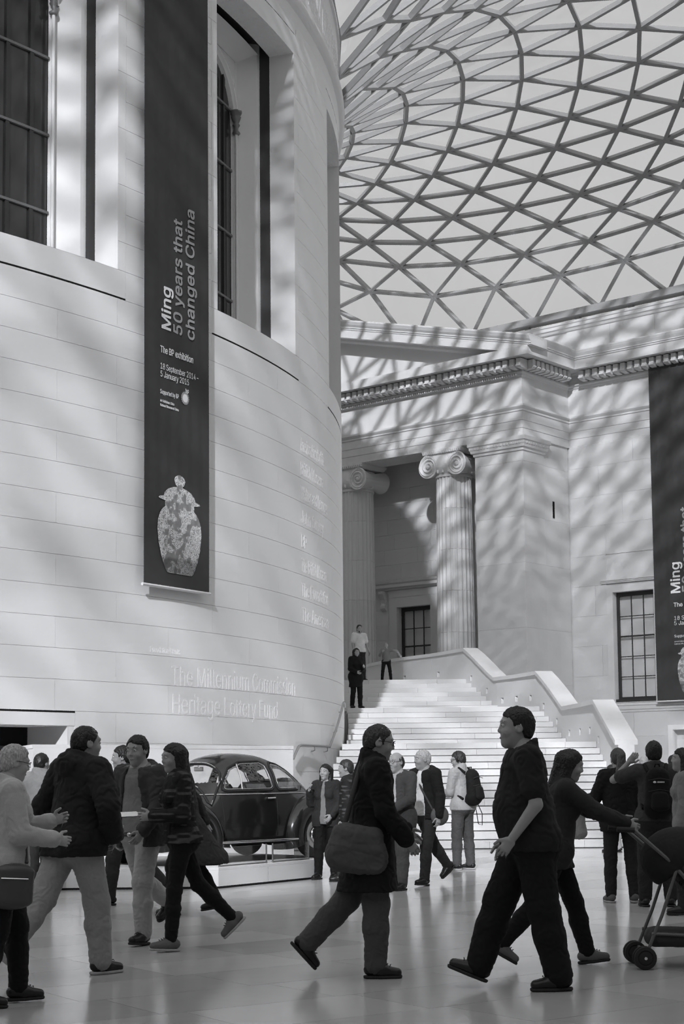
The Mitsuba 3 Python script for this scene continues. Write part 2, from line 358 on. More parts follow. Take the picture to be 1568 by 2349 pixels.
# pier (anta) at the corner: front pilaster, return pilaster, recessed return
def pilaster(s0, s1, d0, d1):
    return [(0, 2.2), (2.2, 4.8), (4.8, 6.9), (6.9, 9.4), (9.4, 11.2), (11.2, 13.31), (13.31, 13.69)]
for i, (z0, z1) in enumerate(pilaster(0, 0, 0, 0)):
    put('pier_block', cbox(7.93, SR, 1.87, DP, z0 + .0015, z1 - .0015, .002), f'facade_stone_{(i * 2) % 3}', parent=wall)
    put('return_block', cbox(7.93, SR - .07, .0, 1.865, z0 + .0015, z1 - .0015, .002), f'facade_stone_{(i * 2 + 1) % 3}', parent=wall)
put('return_top', cbox(7.93, SR - .07, 0, DP - .05, 13.69, 14.27), 'facade_stone_1', parent=wall)
capath = [(7.93, 1.2, -1, 1), (7.93, DP, -1, 1), (SR, DP, 1, 1), (SR, 1.87, 1, -1), (SR - .07, 1.87, 1, -1)]
put('pier_capital', sweep_path([(0, 13.69), (.05, 13.72), (.05, 13.8), (.12, 13.84), (.14, 13.93), (.17, 13.98), (.17, 14.06), (.22, 14.1), (.22, 14.25), (0, 14.27)], capath), 'facade_stone_2', parent=wall)
egg = []
for i in range(15): egg.append(cbox(8.0 + i * .15, 8.09 + i * .15, DP + .10, DP + .185, 13.95, 14.05, .012))
for i in range(9): egg.append(cbox(SR + .10, SR + .185, DP - .1 - i * .16, DP - .01 - i * .16, 13.95, 14.05, .012))
put('capital_carving', cat(egg), 'facade_stone_0', parent=wall, kind='stuff', label='row of carved eggs on the pier capital')
# entablature
put('architrave', sweep_path([(0, 14.27), (.0, 14.58), (.025, 14.59), (.025, 14.88), (.05, 14.89), (.05, 15.22), (.09, 15.24), (.09, 15.3), (.15, 15.36), (.18, 15.4), (.18, 15.47), (-.3, 15.47), (-.3, 14.27)], PATH), 'facade_stone_1', parent=wall)
put('architrave_beam', cbox(SL + .05, 7.93, 1.9, DP - .02, 14.27, 15.45), 'facade_stone_0', parent=wall)
put('portico_ceiling', cbox(SL + .05, SR - .05, .9, 1.95, 14.95, 15.4), 'facade_stone_0', parent=wall)
put('ceiling_moulding', cbox(SL + .05, 7.93, 1.8, 1.9, 14.75, 14.96), 'facade_stone_1', parent=wall)
put('frieze', sweep_path([(0.02, 15.47), (0.02, 16.6), (-.3, 16.6), (-.3, 15.47)], PATH), 'facade_stone_2', parent=wall)
put('bed_moulding', sweep_path([(.02, 16.58), (.06, 16.6), (.09, 16.66), (.16, 16.7), (.16, 16.76), (-.2, 16.76), (-.2, 16.58)], PATH), 'facade_stone_0', parent=wall)
put('cornice_soffit', sweep_path([(.12, 16.76), (.12, 17.12), (.2, 17.16), (.24, 17.22), (-.2, 17.22), (-.2, 16.76)], PATH), 'facade_stone_0', parent=wall)
put('corona', sweep_path([(.2, 17.2), (.82, 17.18), (.86, 17.16), (.86, 17.5), (-.2, 17.52), (-.2, 17.2)], PATH), 'facade_stone_1', parent=wall)
cym = [(.86, 17.5), (.9, 17.53), (.9, 17.58), (.94, 17.59), (.94, 17.63), (1.02, 17.74), (1.06, 17.82), (1.06, 17.86), (-.1, 17.88), (-.1, 17.5)]
put('cyma', sweep_path(cym, [(SR, DP, 1, 1), (SR, 0, 1, 1), (42, 0, 0, 1)]), 'facade_stone_2', parent=wall)
mod = np.array([(.1, 17.14), (.56, 17.14), (.56, 16.92), (.60, 16.90), (.60, 16.85), (.50, 16.80), (.36, 16.79), (.1, 16.78)])
def modillion(org, along):
    a, b = np.array(along) * -.1, np.array(along) * .1
    out = np.array([along[1], along[0]]) if along[1] == 0 else np.array([1, 0])
    out = np.array([0, 1]) if along[1] == 0 else np.array([1, 0])
    L = []
    for q in (a, b): L.append([court(org[0] + q[0] + o * out[0], org[1] + q[1] + o * out[1], z) for o, z in mod])
    L = np.array(L); m = len(mod); V = L.reshape(-1, 3); F = []
    for i in range(m): j = (i + 1) % m; F += [[i, j, m + j], [i, m + j, m + i]]
    for i in range(1, m - 1): F += [[0, i + 1, i], [m, m + i, m + i + 1]]
    t = trimesh.Trimesh(V, F, process=False)
    if t.volume < 0: t.invert()
    return t
for i in range(66): put('bracket_block', modillion((SR + .42 - .18 - i * .312, DP), (1, 0)), f'facade_stone_{i % 3}', parent=wall)
for i in range(9): put('bracket_block', modillion((SR, DP - .05 - i * .312), (0, 1)), f'facade_stone_{i % 3}', parent=wall)
for i in range(28): put('bracket_block', modillion((SR + .95 + i * .312, 0), (1, 0)), f'facade_stone_{i % 3}', parent=wall)
bead = [cbox(SR - .1 - i * .104 - .06, SR - .1 - i * .104, DP + .1, DP + .2, 16.6, 16.67) for i in range(120)]
put('bead_row', cat(bead), 'facade_stone_0', parent=wall, kind='stuff', label='small dentils under the cornice brackets')
# pediment
def rake(prof, s0, s1, z0, dz, dd=DP):
    pr = list(prof) + [prof[0]]
    P = np.stack([np.stack([court(s, dd + o, max(z + z0 - dz * ((s1 if dz < 0 else s1) - s), 17.47)) for s in np.linspace(s0, s1, 25)]) for o, z in pr])
    return cat([quadmesh(P)] + sweep_caps(list(prof), P[:-1]))
SLP = -0.2493
rp = [(.95, 0), (1.06, -.02), (1.06, -.08), (1.0, -.2), (.93, -.28), (.93, -.33), (.89, -.35), (.89, -.4), (.86, -.42), (.86, -.74), (.8, -.74), (.28, -.7), (.24, -.8), (.1, -.86), (-.2, -.86), (-.2, 0)]
put('raking_cornice', cat([rake(rp, SCN, SR + 1.06, 17.86, SLP)]), 'facade_stone_1', parent=wall)
rl = rake(rp, SL - 1.0, SCN, 17.86 + .2493 * 12.43, .2493); put('raking_cornice', rl, 'facade_stone_1', parent=wall)
ty = inwall(trimesh.Trimesh([[SL - .6, DP + .02, 17.5], [SR + .6, DP + .02, 17.5], [SCN, DP + .02, 20.2]], [[0, 1, 2]], process=False))
put('tympanum', ty, 'facade_stone_2', parent=wall)
def slab(s0, s1, d0, d1, off, th, b=0):
    f = lambda s: 17.78 + .2493 * (SR + 1 - s) + off
    return inwall(hexa([[s0, d0, f(s0) - th], [s1, d0, f(s1) - th], [s1, d1, f(s1) - th], [s0, d1, f(s0) - th], [s0, d0, f(s0)], [s1, d0, f(s1)], [s1, d1, f(s1)], [s0, d1, f(s0)]]))
put('pediment_roof', slab(SCN, SR + .35, 0, DP - .1, .10, .2), 'facade_stone_0', parent=wall)
put('pediment_roof', slab(SCN, SR - .3, 0, DP - .5, .22, .2), 'facade_stone_2', parent=wall)
# attic coping
put('attic_coping', sweep_path([(0, 18.98), (.06, 19.0), (.1, 19.08), (.16, 19.12), (.16, 19.24), (.2, 19.27), (.2, 19.36), (-.6, 19.38), (-.6, 18.98)], [(-55, 0, 0, 1), (55, 0, 0, 1)]), 'facade_stone_1', parent=wall)
put('sill_course', sweep_path([(0, 3.68), (.03, 3.7), (.03, 3.76), (.07, 3.8), (.07, 3.92), (.1, 3.95), (.1, 4.0), (0, 4.02)], [(SR + .0, 0, 0, 1), (42, 0, 0, 1)]), 'facade_stone_2', parent=wall)
put('slot_window', cbox(SR - .075, SR - .055, 1.08, 1.2, 11.32, 11.98), 'dark_void', parent=wall)

# ---- columns
def flute_ring(r, n=24, m=8, depth=.05):
    a = np.linspace(0, 2 * np.pi, n * m + 1); ph = (a * n / (2 * np.pi)) % 1
    dd = np.where((ph > .12) & (ph < .88), np.sin(np.pi * np.clip((ph - .12) / .76, 0, 1)) ** .6, 0)
    rr = r - depth * dd * r / .75
    return rr, a
def column(s, label):
    k = thing('ionic_column', label, 'column', 'fluted ionic columns of the portico')
    c = court(s, 2.55, 0.0); zs = [0.55, 2.15, 3.75, 5.35, 6.95, 8.6, 10.25, 11.9, 13.2]
    rad = lambda z: .79 - .09 * ((z - .5) / 12.7) ** 1.6
    put('base', lathe([(0, 0), (1.05, 0), (1.05, .18), (1.02, .2), (1.06, .28), (1.0, .36), (.9, .38), (.88, .44), (.93, .5), (.8, .55), (0, .55)], 32, c), 'facade_stone_1', 40, k)
    for i in range(len(zs) - 1):
        P = []
        for z in np.linspace(zs[i] + .003, zs[i + 1] - .003, 3):
            r, a = flute_ring(rad(z)); P.append(np.stack([c[0] + r * np.cos(a), c[1] + r * np.sin(a), np.full_like(a, z)], -1))
        put('shaft_drum', quadmesh(np.array(P)[::-1]), f'facade_stone_{(i * 2 + int(s)) % 3}', 48, k)
    put('echinus', lathe([(.7, 13.15), (.74, 13.17), (.74, 13.24), (.71, 13.27), (.74, 13.3), (.84, 13.46), (.84, 13.6), (.82, 13.8), (.78, 14.0), (.5, 14.02)], 32, c), 'facade_stone_2', 40, k)
    eg = [bbox(-.05, .05, .78, .87, 13.3, 13.45, .03) for _ in range(20)]
    for i, m in enumerate(eg): m.apply_transform(trimesh.transformations.rotation_matrix(i * math.pi / 10, [0, 0, 1])); m.apply_translation([c[0], c[1], 0])
    put('egg_carving', cat(eg), 'facade_stone_1', parent=k, kind='stuff', label='carved eggs between the scrolls')
    put('abacus', inwall(trimesh.convex.convex_hull(np.array([(s + a * x, 2.55 + b * x, z) for x, z in ((.86, 14.06), (.97, 14.2), (.97, 14.27)) for a in (-1, 1) for b in (-.85, .85)]))), 'facade_stone_1', parent=k)
    put('abacus_carving', cat([cbox(s - .93 + i * .1, s - .87 + i * .1, 3.3, 3.4, 14.1, 14.2, .01) for i in range(19)]), 'facade_stone_0', parent=k, kind='stuff', label='carved leaf row on the abacus')
    for sg in (-1, 1):
        so = s + sg * .70
        # bolster between the two faces
        ring = np.linspace(0, 2 * np.pi, 29)
        prof = [(1.74, .44), (1.8, .46), (1.9, .42), (2.3, .33), (2.55, .30), (2.8, .33), (3.2, .42), (3.3, .46), (3.34, .46), (3.34, .38), (3.30, .36), (3.30, 0)]
        B = np.stack([np.stack([court(so + r * math.cos(t), d, 13.62 + r * math.sin(t)) for t in ring]) for d, r in prof])
        put('volute', quadmesh(B), 'facade_stone_2', 40, k)
        tt = np.linspace(0, 1, 70); ang = math.pi / 2 + sg * -tt * 2 * math.pi * 2.6; rr = .40 * (1 - tt) ** 1.1 + .05
        put('scroll', tube([court(so + r * math.cos(a), 3.315, 13.62 + r * math.sin(a)) for r, a in zip(rr, ang)], np.linspace(.05, .03, 70), 6), 'facade_stone_2', 60, k)
        put('scroll_eye', lathe_eye(so), 'facade_stone_1', 40, k)
    xs = np.linspace(-.7, .7, 15)
    for nm, d in (('channel_front', 3.24), ('channel_back', 1.8)):
        lo = 13.62 + .02 + .16 * (np.abs(xs) / .7) ** 2 * -1 + .12; hi = np.full_like(xs, 14.06)
        F = np.stack([np.stack([court(s + x, d + .06, z) for x, z in zip(xs, hi)]), np.stack([court(s + x, d + .06, z) for x, z in zip(xs, lo)]), np.stack([court(s + x, d - .3, z) for x, z in zip(xs, lo)])])
        put('channel', quadmesh(F), 'facade_stone_2', False, k)
    return k
def lathe_eye(so):
    ring = np.linspace(0, 2 * np.pi, 13)
    return quadmesh(np.stack([np.stack([court(so + r * math.cos(t), d, 13.62 + r * math.sin(t)) for t in ring]) for d, r in ((3.3, .09), (3.36, .085), (3.385, .05), (3.39, 0))]))
column(6.34, 'fluted ionic column beside the square corner pier of the portico')
column(1.3, 'fluted ionic column partly cut off by the curved drum')
column(-3.74, 'fluted ionic column of the portico standing behind the curved drum')

# ---- windows of the facade
def sash_window(n, label, s0, s1, z0, z1, d, cols, rows, surround):
    k = thing(f'window_{n}', label, None, kind='structure')
    dep = .34
    put('reveal', cat([cbox(s0 - .02, s0, d - dep - .02, d, z0, z1), cbox(s1, s1 + .02, d - dep - .02, d, z0, z1), cbox(s0, s1, d - dep - .02, d, z1, z1 + .02), cbox(s0, s1, d - dep - .02, d, z0 - .02, z0)]), 'facade_stone_2', parent=k)
    f = .1
    fd0, fd1 = d - dep, d - dep + .07
    put('frame', cat([cbox(s0, s0 + f, fd0, fd1 + .03, z0, z1), cbox(s1 - f, s1, fd0, fd1 + .03, z0, z1), cbox(s0 + f, s1 - f, fd0, fd1 + .03, z1 - .16, z1), cbox(s0 + f, s1 - f, fd0, fd1 + .03, z0, z0 + .2)]), 'iron', parent=k)
    put('window_board', cbox(s0 - .03, s1 + .03, fd0, d - .02, z0, z0 + .11), 'iron', parent=k)
    a, b, c, e = s0 + f, s1 - f, z0 + .2, z1 - .16
    for i in range(1, cols): put('glazing_bar', cbox(a + (b - a) * i / cols - .015, a + (b - a) * i / cols + .015, fd0 + .02, fd1, c, e), 'iron', parent=k)
    for j in range(1, rows):
        w = .03 if j == 3 else .016
        put('glazing_bar', cbox(a, b, fd0 + .021, fd1 + (.02 if j == 3 else .001), c + (e - c) * j / rows - w, c + (e - c) * j / rows + w), 'iron', parent=k)
    for i in range(cols):
        for j in range(rows):
            put('glass_pane', cbox(a + (b - a) * i / cols + .017, a + (b - a) * (i + 1) / cols - .017, fd0 + .035, fd0 + .041, c + (e - c) * j / rows + .03, c + (e - c) * (j + 1) / rows - .03), 'window_glass', parent=k)
    put('blind', cbox(s0 + .02, s1 - .02, fd0 - .12, fd0 - .1, z0, z1), 'blind', parent=k)
    return k
scene['window_glass'] = {'type': 'thindielectric', 'int_ior': 1.5}
mat('blind', 0.62, 0.8, 0.1)
w5 = sash_window(5, 'tall sash window with dark glazing bars at the left of the right-hand banner', *W2[:2], *W2[2:], 0, 3, 5, True)
sur = [(0, 0), (0, .28)]
def frame_around(s0, s1, z0, z1, d, w, th, key, m='facade_stone_2', base=True):
    put('architrave_frame', cat([cbox(s0 - w, s0, d, d + th, z0, z1 + w, 0), cbox(s1, s1 + w, d, d + th, z0, z1 + w, 0), cbox(s0, s1, d, d + th, z1, z1 + w, 0)]), m, parent=key)
frame_around(*W2, 0, .26, .05, w5)
put('head_moulding', cat([cbox(W2[0] - .5, W2[1] + .5, 0, .06 + .035 * i, W2[3] + .36 + .05 * i, W2[3] + .41 + .05 * i) for i in range(3)]), 'facade_stone_1', parent=w5)
W1 = (2.2, 3.96, 4.3, 8.4)
w6 = sash_window(6, 'sash window under a bracketed cornice between the two ionic columns', *W1, 1.0, 3, 5, True)
frame_around(*W1, 1.0, .42, .08, w6)
put('window_cornice', sweep_path([(0, 9.12), (.1, 9.14), (.14, 9.2), (.3, 9.24), (.3, 9.36), (.36, 9.42), (.38, 9.5), (0, 9.52)], [(1.15, 1.0, -1, 0), (1.15, 1.0, -1, 1), (5.01, 1.0, 1, 1), (5.01, 1.0, 1, 0)]), 'facade_stone_2', parent=w6)
put('window_frieze', cbox(1.78, 4.38, 1.0, 1.1, 8.82, 9.12, 0), 'facade_stone_1', parent=w6)
for s in (1.5, 4.66):
    pr = np.array([(0, 9.12), (.28, 9.12), (.3, 9.0), (.24, 8.9), (.14, 8.75), (.1, 8.6), (.16, 8.5), (.16, 8.4), (.08, 8.3), (0, 8.28)])
    L = np.array([[court(s + q, 1.0 + o, z) for o, z in pr] for q in (-.13, .13)]); mm = len(pr); V = L.reshape(-1, 3)
    F = [f for i in range(mm) for f in ([i, (i + 1) % mm, mm + (i + 1) % mm], [i, mm + (i + 1) % mm, mm + i])] + [f for i in range(1, mm - 1) for f in ([0, i + 1, i], [mm, mm + i, mm + i + 1])]
    put('console', trimesh.Trimesh(V, F, process=False), 'facade_stone_1', parent=w6)
# door at the far right
d2 = thing('door_2', 'white framed doorway in the far facade at the right edge', None, kind='structure')
put('frame', cat([cbox(14.27, 14.47, 0, .12, 0, 3.15), cbox(16.1, 16.3, 0, .12, 0, 3.15), cbox(14.47, 16.1, 0, .12, 2.97, 3.15)]), 'white_paint', parent=d2)
put('transom_panel', cbox(14.47, 16.1, -.28, -.22, 2.6, 2.97), 'plinth_paint', parent=d2)
put('leaf', cbox(14.47, 15.28, -.28, -.2, 0, 2.6), 'white_paint', parent=d2); put('leaf', cbox(15.29, 16.1, -.28, -.2, 0, 2.6), 'white_paint', parent=d2)
put('reveal', cat([cbox(14.45, 14.47, -.3, 0, 0, 2.97), cbox(14.47, 16.1, -.3, 0, 2.95, 2.97)]), 'facade_stone_1', parent=d2)

# ---- the other three sides of the court
def rect_wall(name, x0, x1, y0, y1, label):
    # X east, Y north from the drum axis
    P = [(x0, y0), (x1, y0), (x1, y1), (x0, y1)]
    V = [CC + x * EN - y * EU + [0, 0, z] for z in (0, 19.36) for x, y in P]
    m = hexa(V)
    if m.volume < 0: m.invert()
    return struct(name, m, 'facade_stone_1', label)
rect_wall('wall_south', -38, 38, -52.6, -51.2, 'stone facade of the court behind the viewer')
rect_wall('wall_west', -38, -36.7, -51.2, 47, 'stone facade of the court beyond the drum on the left')
rect_wall('wall_north', -38, 38, 46.1, 47.5, 'stone facade of the court beyond the drum')
ROOF_NODES = [(12,8,27.98,-5.98),(11,9,26.59,-7.45),(10,10,24.5,-9.24),(9,11,21.67,-11.48),(8,12,19.39,-13.04),(14,5,31.29,-3.82),(13,6,30.52,-5.38),(12,7,29.58,-6.81),(11,8,28.52,-8.12),(10,9,27.21,-9.36),(9,10,25.56,-10.72),(8,11,23.53,-12.13),(7,12,21.19,-13.6),(6,13,18.81,-14.9),(5,14,16.86,-15.75),(16,2,33.86,-0.75),(15,3,33.2,-2.78),(14,4,32.59,-4.58),(13,5,31.79,-6.29),(12,6,30.97,-7.81),(11,7,30.04,-9.16),(10,8,28.96,-10.46),(9,9,27.67,-11.57),(8,10,26.23,-12.61),(7,11,24.39,-13.77),(6,12,22.06,-15.03),(5,13,19.76,-16.1),(4,14,17.63,-16.92),(16,1,34.99,-1.36),(15,2,34.34,-3.6),(14,3,33.7,-5.5),(13,4,32.98,-7.28),(12,5,32.21,-8.93),(11,6,31.34,-10.37),(10,7,30.41,-11.65),(9,8,29.28,-12.83),(8,9,27.95,-13.91),(7,10,26.42,-14.9),(6,11,24.78,-15.77),(5,12,22.7,-16.73),(4,13,20.55,-17.54),(15,1,35.41,-4.42),(14,2,34.71,-6.5),(13,3,34.03,-8.38),(12,4,33.29,-10.07),(11,5,32.5,-11.59),(10,6,31.6,-12.97),(9,7,30.61,-14.19),(8,8,29.48,-15.28),(7,9,28.13,-16.31),(6,10,26.68,-17.16),(5,11,24.89,-17.97),(15,0,36.09,-5.52),(14,1,35.59,-7.53),(13,2,35.01,-9.41),(12,3,34.26,-11.22),(11,4,33.56,-12.89),(10,5,32.67,-14.37),(9,6,31.75,-15.63),(8,7,30.73,-16.83),(7,8,29.55,-17.87),(6,9,28.24,-18.73),(5,10,26.86,-19.41),(14,0,36.18,-8.63),(13,1,35.72,-10.62),(12,2,35.1,-12.5),(11,3,34.44,-14.15),(10,4,33.66,-15.7),(9,5,32.76,-17.18)]
# ---------------------------------------------------------------- the glazed lattice roof
def court_xy(X, Y, z): return CC + np.multiply.outer(X, EN) - np.multiply.outer(Y, EU) + np.multiply.outer(z, [0, 0, 1.0])
RB, RC, RDD, RA, MM = 36.625, 46.025, 51.125, 22.245, 112
def roof_z(x, y):
    r = np.hypot(x, y); c2 = (x / r) ** 2
    psi = (1 - x / RB) * (1 + x / RB) * (1 - y / RC) * (1 + y / RDD)
    den = (1 - RA * x / (r * RB)) * (1 + RA * x / (r * RB)) * (1 - RA * y / (r * RC)) * (1 + RA * y / (r * RDD))
    return 19.71 + 1.245 * psi / den + (36 * c2 + np.where(y > 0, 24, 15) * (1 - c2)) * (r / RA - 1) * psi
def roof_grid():
    import scipy.sparse as sp, scipy.sparse.linalg as sl
    sd = []
    for m in range(32): sd.append((RB, -RDD + (RC + RDD) * m / 32, 9 + abs(m - 16) / 2))
    for m in range(24): sd.append((RB - 2 * RB * m / 24, RC, 11 + abs(m - 12) / 2))
    for m in range(32): sd.append((-RB, RC - (RC + RDD) * m / 32, 9 + abs(m - 16) / 2))
    for m in range(24): sd.append((-RB + 2 * RB * m / 24, -RDD, 11 + abs(m - 12) / 2))
    ids, pos, fixed, kk = {}, [], [], []
    for j, (x, y, K) in enumerate(sd):
        ph = math.radians(-51.43 + 360 * j / MM); D = np.array([RA * math.cos(ph), RA * math.sin(ph)]); P = np.array([x, y])
        for k in range(int(K) + 1):
            ids[j, k] = len(pos); pos.append(P + (D - P) * k / K); fixed.append(k == 0 or k == K); kk.append((j, k))
    inc = lambda j: j >= 16 if j < 32 else j - 32 >= 12 if j < 56 else j - 56 >= 16 if j < 88 else j - 88 >= 12
    E, Tr = [], []
    for j in range(MM):
        j2 = (j + 1) % MM; lo, hi = (j, j2) if inc(j) else (j2, j); k = 0
        while (lo, k) in ids:
            if (hi, k) in ids: E.append((ids[lo, k], ids[hi, k]))
            if (hi, k + 1) in ids: E.append((ids[lo, k], ids[hi, k + 1]))
            if (hi, k) in ids and (hi, k + 1) in ids: Tr.append((ids[lo, k], ids[hi, k], ids[hi, k + 1]))
            if (lo, k + 1) in ids and (hi, k + 1) in ids: Tr.append((ids[lo, k], ids[lo, k + 1], ids[hi, k + 1]))
            k += 1
        k = 0
        while (j, k + 1) in ids: E.append((ids[j, k], ids[j, k + 1])); k += 1
    # triangles and bars at the drum where a radial line stops half a ring short
    for j, (x, y, K) in enumerate(sd):
        if K != int(K):
            a, b = (j - 1) % MM, (j + 1) % MM
            ra, rb = ids[a, max(k for (q, k) in kk if q == a)], ids[b, max(k for (q, k) in kk if q == b)]
            Tr.append((ra, rb, ids[j, int(K)])); E.append((ra, rb))
    pos = np.array(pos); fixed = np.array(fixed); N = len(pos)
    I = [e[0] for e in E] + [e[1] for e in E]; J = [e[1] for e in E] + [e[0] for e in E]
    W = sp.csr_matrix((np.ones(len(I)), (I, J)), (N, N)); W.data[:] = 1
    L = (sp.diags(np.asarray(W.sum(1)).ravel()) - W).tocsr(); fr = ~fixed
    rhs = -L[fr][:, fixed] @ pos[fixed]
    pos[fr] = np.stack([sl.spsolve(L[fr][:, fr].tocsc(), rhs[:, q]) for q in (0, 1)], 1)
    # shape the net: known node positions pull their neighbourhood
    o = np.array(ROOF_NODES, float); ii = np.array([ids[int(a), int(b)] for a, b, _, _ in o]); tgt = o[:, 2:] - pos[ii]
    wt = np.zeros(N); wt[ii] = 0.6; on_drum = np.array([sd[j][2] == k for j, k in kk]); edge = np.array([k == 0 for j, k in kk])
    wt2 = wt + np.where(on_drum, 50, 0) + np.where(edge, 2.0, 0)
    rh = np.zeros((N, 2)); rh[ii] = tgt * wt[ii][:, None]
    A = (L.T @ L * 0.15 + sp.diags(wt2) + sp.identity(N) * 1e-4).tocsc()
    pos = pos + np.stack([sl.spsolve(A, rh[:, q]) for q in (0, 1)], 1)
    for i, (j, k) in enumerate(kk):
        if k == 0:
            x, y, _ = sd[j]
            if abs(x) > RB - .01: pos[i, 0] = x
            if abs(y - RC) < .01 or abs(y + RDD) < .01: pos[i, 1] = y
        r = np.hypot(*pos[i])
        if sd[j][2] == k or r < RA: pos[i] *= RA / r
        pos[i, 0] = np.clip(pos[i, 0], -RB, RB); pos[i, 1] = np.clip(pos[i, 1], -RDD, RC)
    z = roof_z(pos[:, 0], pos[:, 1])
    return court_xy(pos[:, 0], pos[:, 1], z), E, Tr, pos
RP, RE, RT, RXY = roof_grid()
def roof_build():
    eps = .05
    gx = (roof_z(RXY[:, 0] * .999 + eps, RXY[:, 1]) - roof_z(RXY[:, 0] * .999 - eps, RXY[:, 1])) / (2 * eps)
    gy = (roof_z(RXY[:, 0], RXY[:, 1] * .999 + eps) - roof_z(RXY[:, 0], RXY[:, 1] * .999 - eps)) / (2 * eps)
    Nn = -np.multiply.outer(np.clip(gx, -1, 1), EN) + np.multiply.outer(np.clip(gy, -1, 1), EU) + [0, 0, 1.0]
    Nn /= np.linalg.norm(Nn, axis=1, keepdims=True)
    # the edge beam along the walls is the roof's own piece
    V = lambda x, y, z: CC + x * EN - y * EU + np.array([0, 0, z])
    beams = []
    for (x0, x1, y0, y1) in ((RB - .35, RB + .15, -RDD, RC), (-RB - .15, -RB + .35, -RDD, RC), (-RB, RB, -RDD - .15, -RDD + .35), (-RB, RB, RC - .35, RC + .15)):
        m = hexa([V(x, y, z) for z in (19.5, 19.78) for x, y in ((x0, y0), (x1, y0), (x1, y1), (x0, y1))])
        if m.volume < 0: m.invert()
        beams.append(m)
    key = struct('ceiling', cat(beams), 'beam_steel', 'curved lattice roof of steel bars and triangular glass panes')
    for i in range(40):
        y = -RDD + 2 + i * 2.4; m = hexa([V(x, q, z) for z in (19.34, 19.5) for x, q in ((RB - .1, y - .09), (RB + .1, y - .09), (RB + .1, y + .09), (RB - .1, y + .09))])
        if m.volume < 0: m.invert()
        put('roof_post', m, 'beam_steel', parent=key)
    A, B = RP[[e[0] for e in RE]], RP[[e[1] for e in RE]]
    def inview(P):
        q = project(P); return (q[..., 0] > 700) & (q[..., 0] < 1640) & (q[..., 1] > -90) & (q[..., 1] < 800) & ((P - [0, 0, EYE]) @ FWD > 5)
    vis = inview((A + B) / 2) | inview(A) | inview(B)
    shown, rest = 0, []
    order = np.argsort(np.linalg.norm((A + B) / 2, axis=1))
    for i in order:
        a, b = A[i], B[i]; t = (b - a) / np.linalg.norm(b - a); nn = Nn[RE[i][0]] + Nn[RE[i][1]]; nn -= t * (nn @ t); nn /= np.linalg.norm(nn)
        s = np.cross(t, nn); w, w2, h = .065, .075, .10
        a2, b2 = a + t * .05, b - t * .05
        m = hexa([p + q for p in (a2 - nn * h, ) for q in ()] or [a2 - s * w - nn * h, a2 + s * w - nn * h, b2 + s * w - nn * h, b2 - s * w - nn * h, a2 - s * w2 + nn * .06, a2 + s * w2 + nn * .06, b2 + s * w2 + nn * .06, b2 - s * w2 + nn * .06])
        if m.volume < 0: m.invert()
        if vis[i] and shown < 300: put('roof_bar', m, 'roof_steel', parent=key); shown += 1
        else: rest.append(m)
    put('more_roof_bars', cat(rest), 'roof_steel', parent=key, kind='stuff', label='further bars of the lattice roof')
    nodes = []
    vn = inview(RP)
    cents = RP[np.array(RT)].mean(1); visp = inview(cents); shown = 0; prest = []
    for i in np.argsort(np.linalg.norm(cents, axis=1)):
        q = RP[list(RT[i])] + Nn[list(RT[i])] * .075
        c = q.mean(0); q = c + (q - c) * .985
        m = trimesh.Trimesh(q, [[0, 1, 2]], process=False)
        if m.face_normals[0][2] > 0: m.invert()
        if visp[i] and shown < 300: put('roof_pane', m, 'roof_glass', parent=key); shown += 1
        else: prest.append(m)
    put('more_roof_panes', cat(prest), 'roof_glass', parent=key, kind='stuff', label='further glass panes of the roof')
    nm = trimesh.creation.cylinder(.1, .17, sections=8); nrest = []
    for i in range(len(RP)):
        m = nm.copy(); z = Nn[i]; x = np.cross([0, 1, 0], z); x /= np.linalg.norm(x); y = np.cross(z, x)
        M4 = np.eye(4); M4[:3, 0], M4[:3, 1], M4[:3, 2], M4[:3, 3] = x, y, z, RP[i] - z * .01; m.apply_transform(M4)
        if vn[i]: put('roof_node', m, 'roof_steel', parent=key)
        else: nrest.append(m)
    put('more_roof_nodes', cat(nrest), 'roof_steel', parent=key, kind='stuff', label='further joints of the lattice roof')
roof_build()
# ---------------------------------------------------------------- the staircase that winds up beside the drum
from scipy.interpolate import PchipInterpolator
RISE, TREAD = 0.152, 0.45
PAR = np.array([(5.76, 33.9), (5.76, 36.8), (5.7, 38.5), (5.56, 40.34), (5.25, 43.04), (4.85, 44.6), (4.4, 45.84), (3.72, 48.54), (2.95, 50.6), (1.84, 52.7), (.85, 55.9)])
par_x = PchipInterpolator(PAR[:, 1], PAR[:, 0])
def drum_x(y): return CX + math.sqrt(max(RD ** 2 - (y - CY) ** 2, 0))
stair = thing('staircase', 'broad pale stone staircase climbing beside the curved drum', 'staircase')
STEPS = [(30.91 + TREAD * i, RISE * (i + 1)) for i in range(14)] + [(40.34 + TREAD * j, RISE * (15 + j)) for j in range(7)] + [(45.84 + TREAD * j, RISE * (22 + j)) for j in range(7)]
def step_left(y, z):
    if z < 2.2:
        i = 13 - (y - 30.91) / TREAD
        return -.03 - .055 * i - .0035 * i * i
    return drum_x(y) + .10
NB = 0
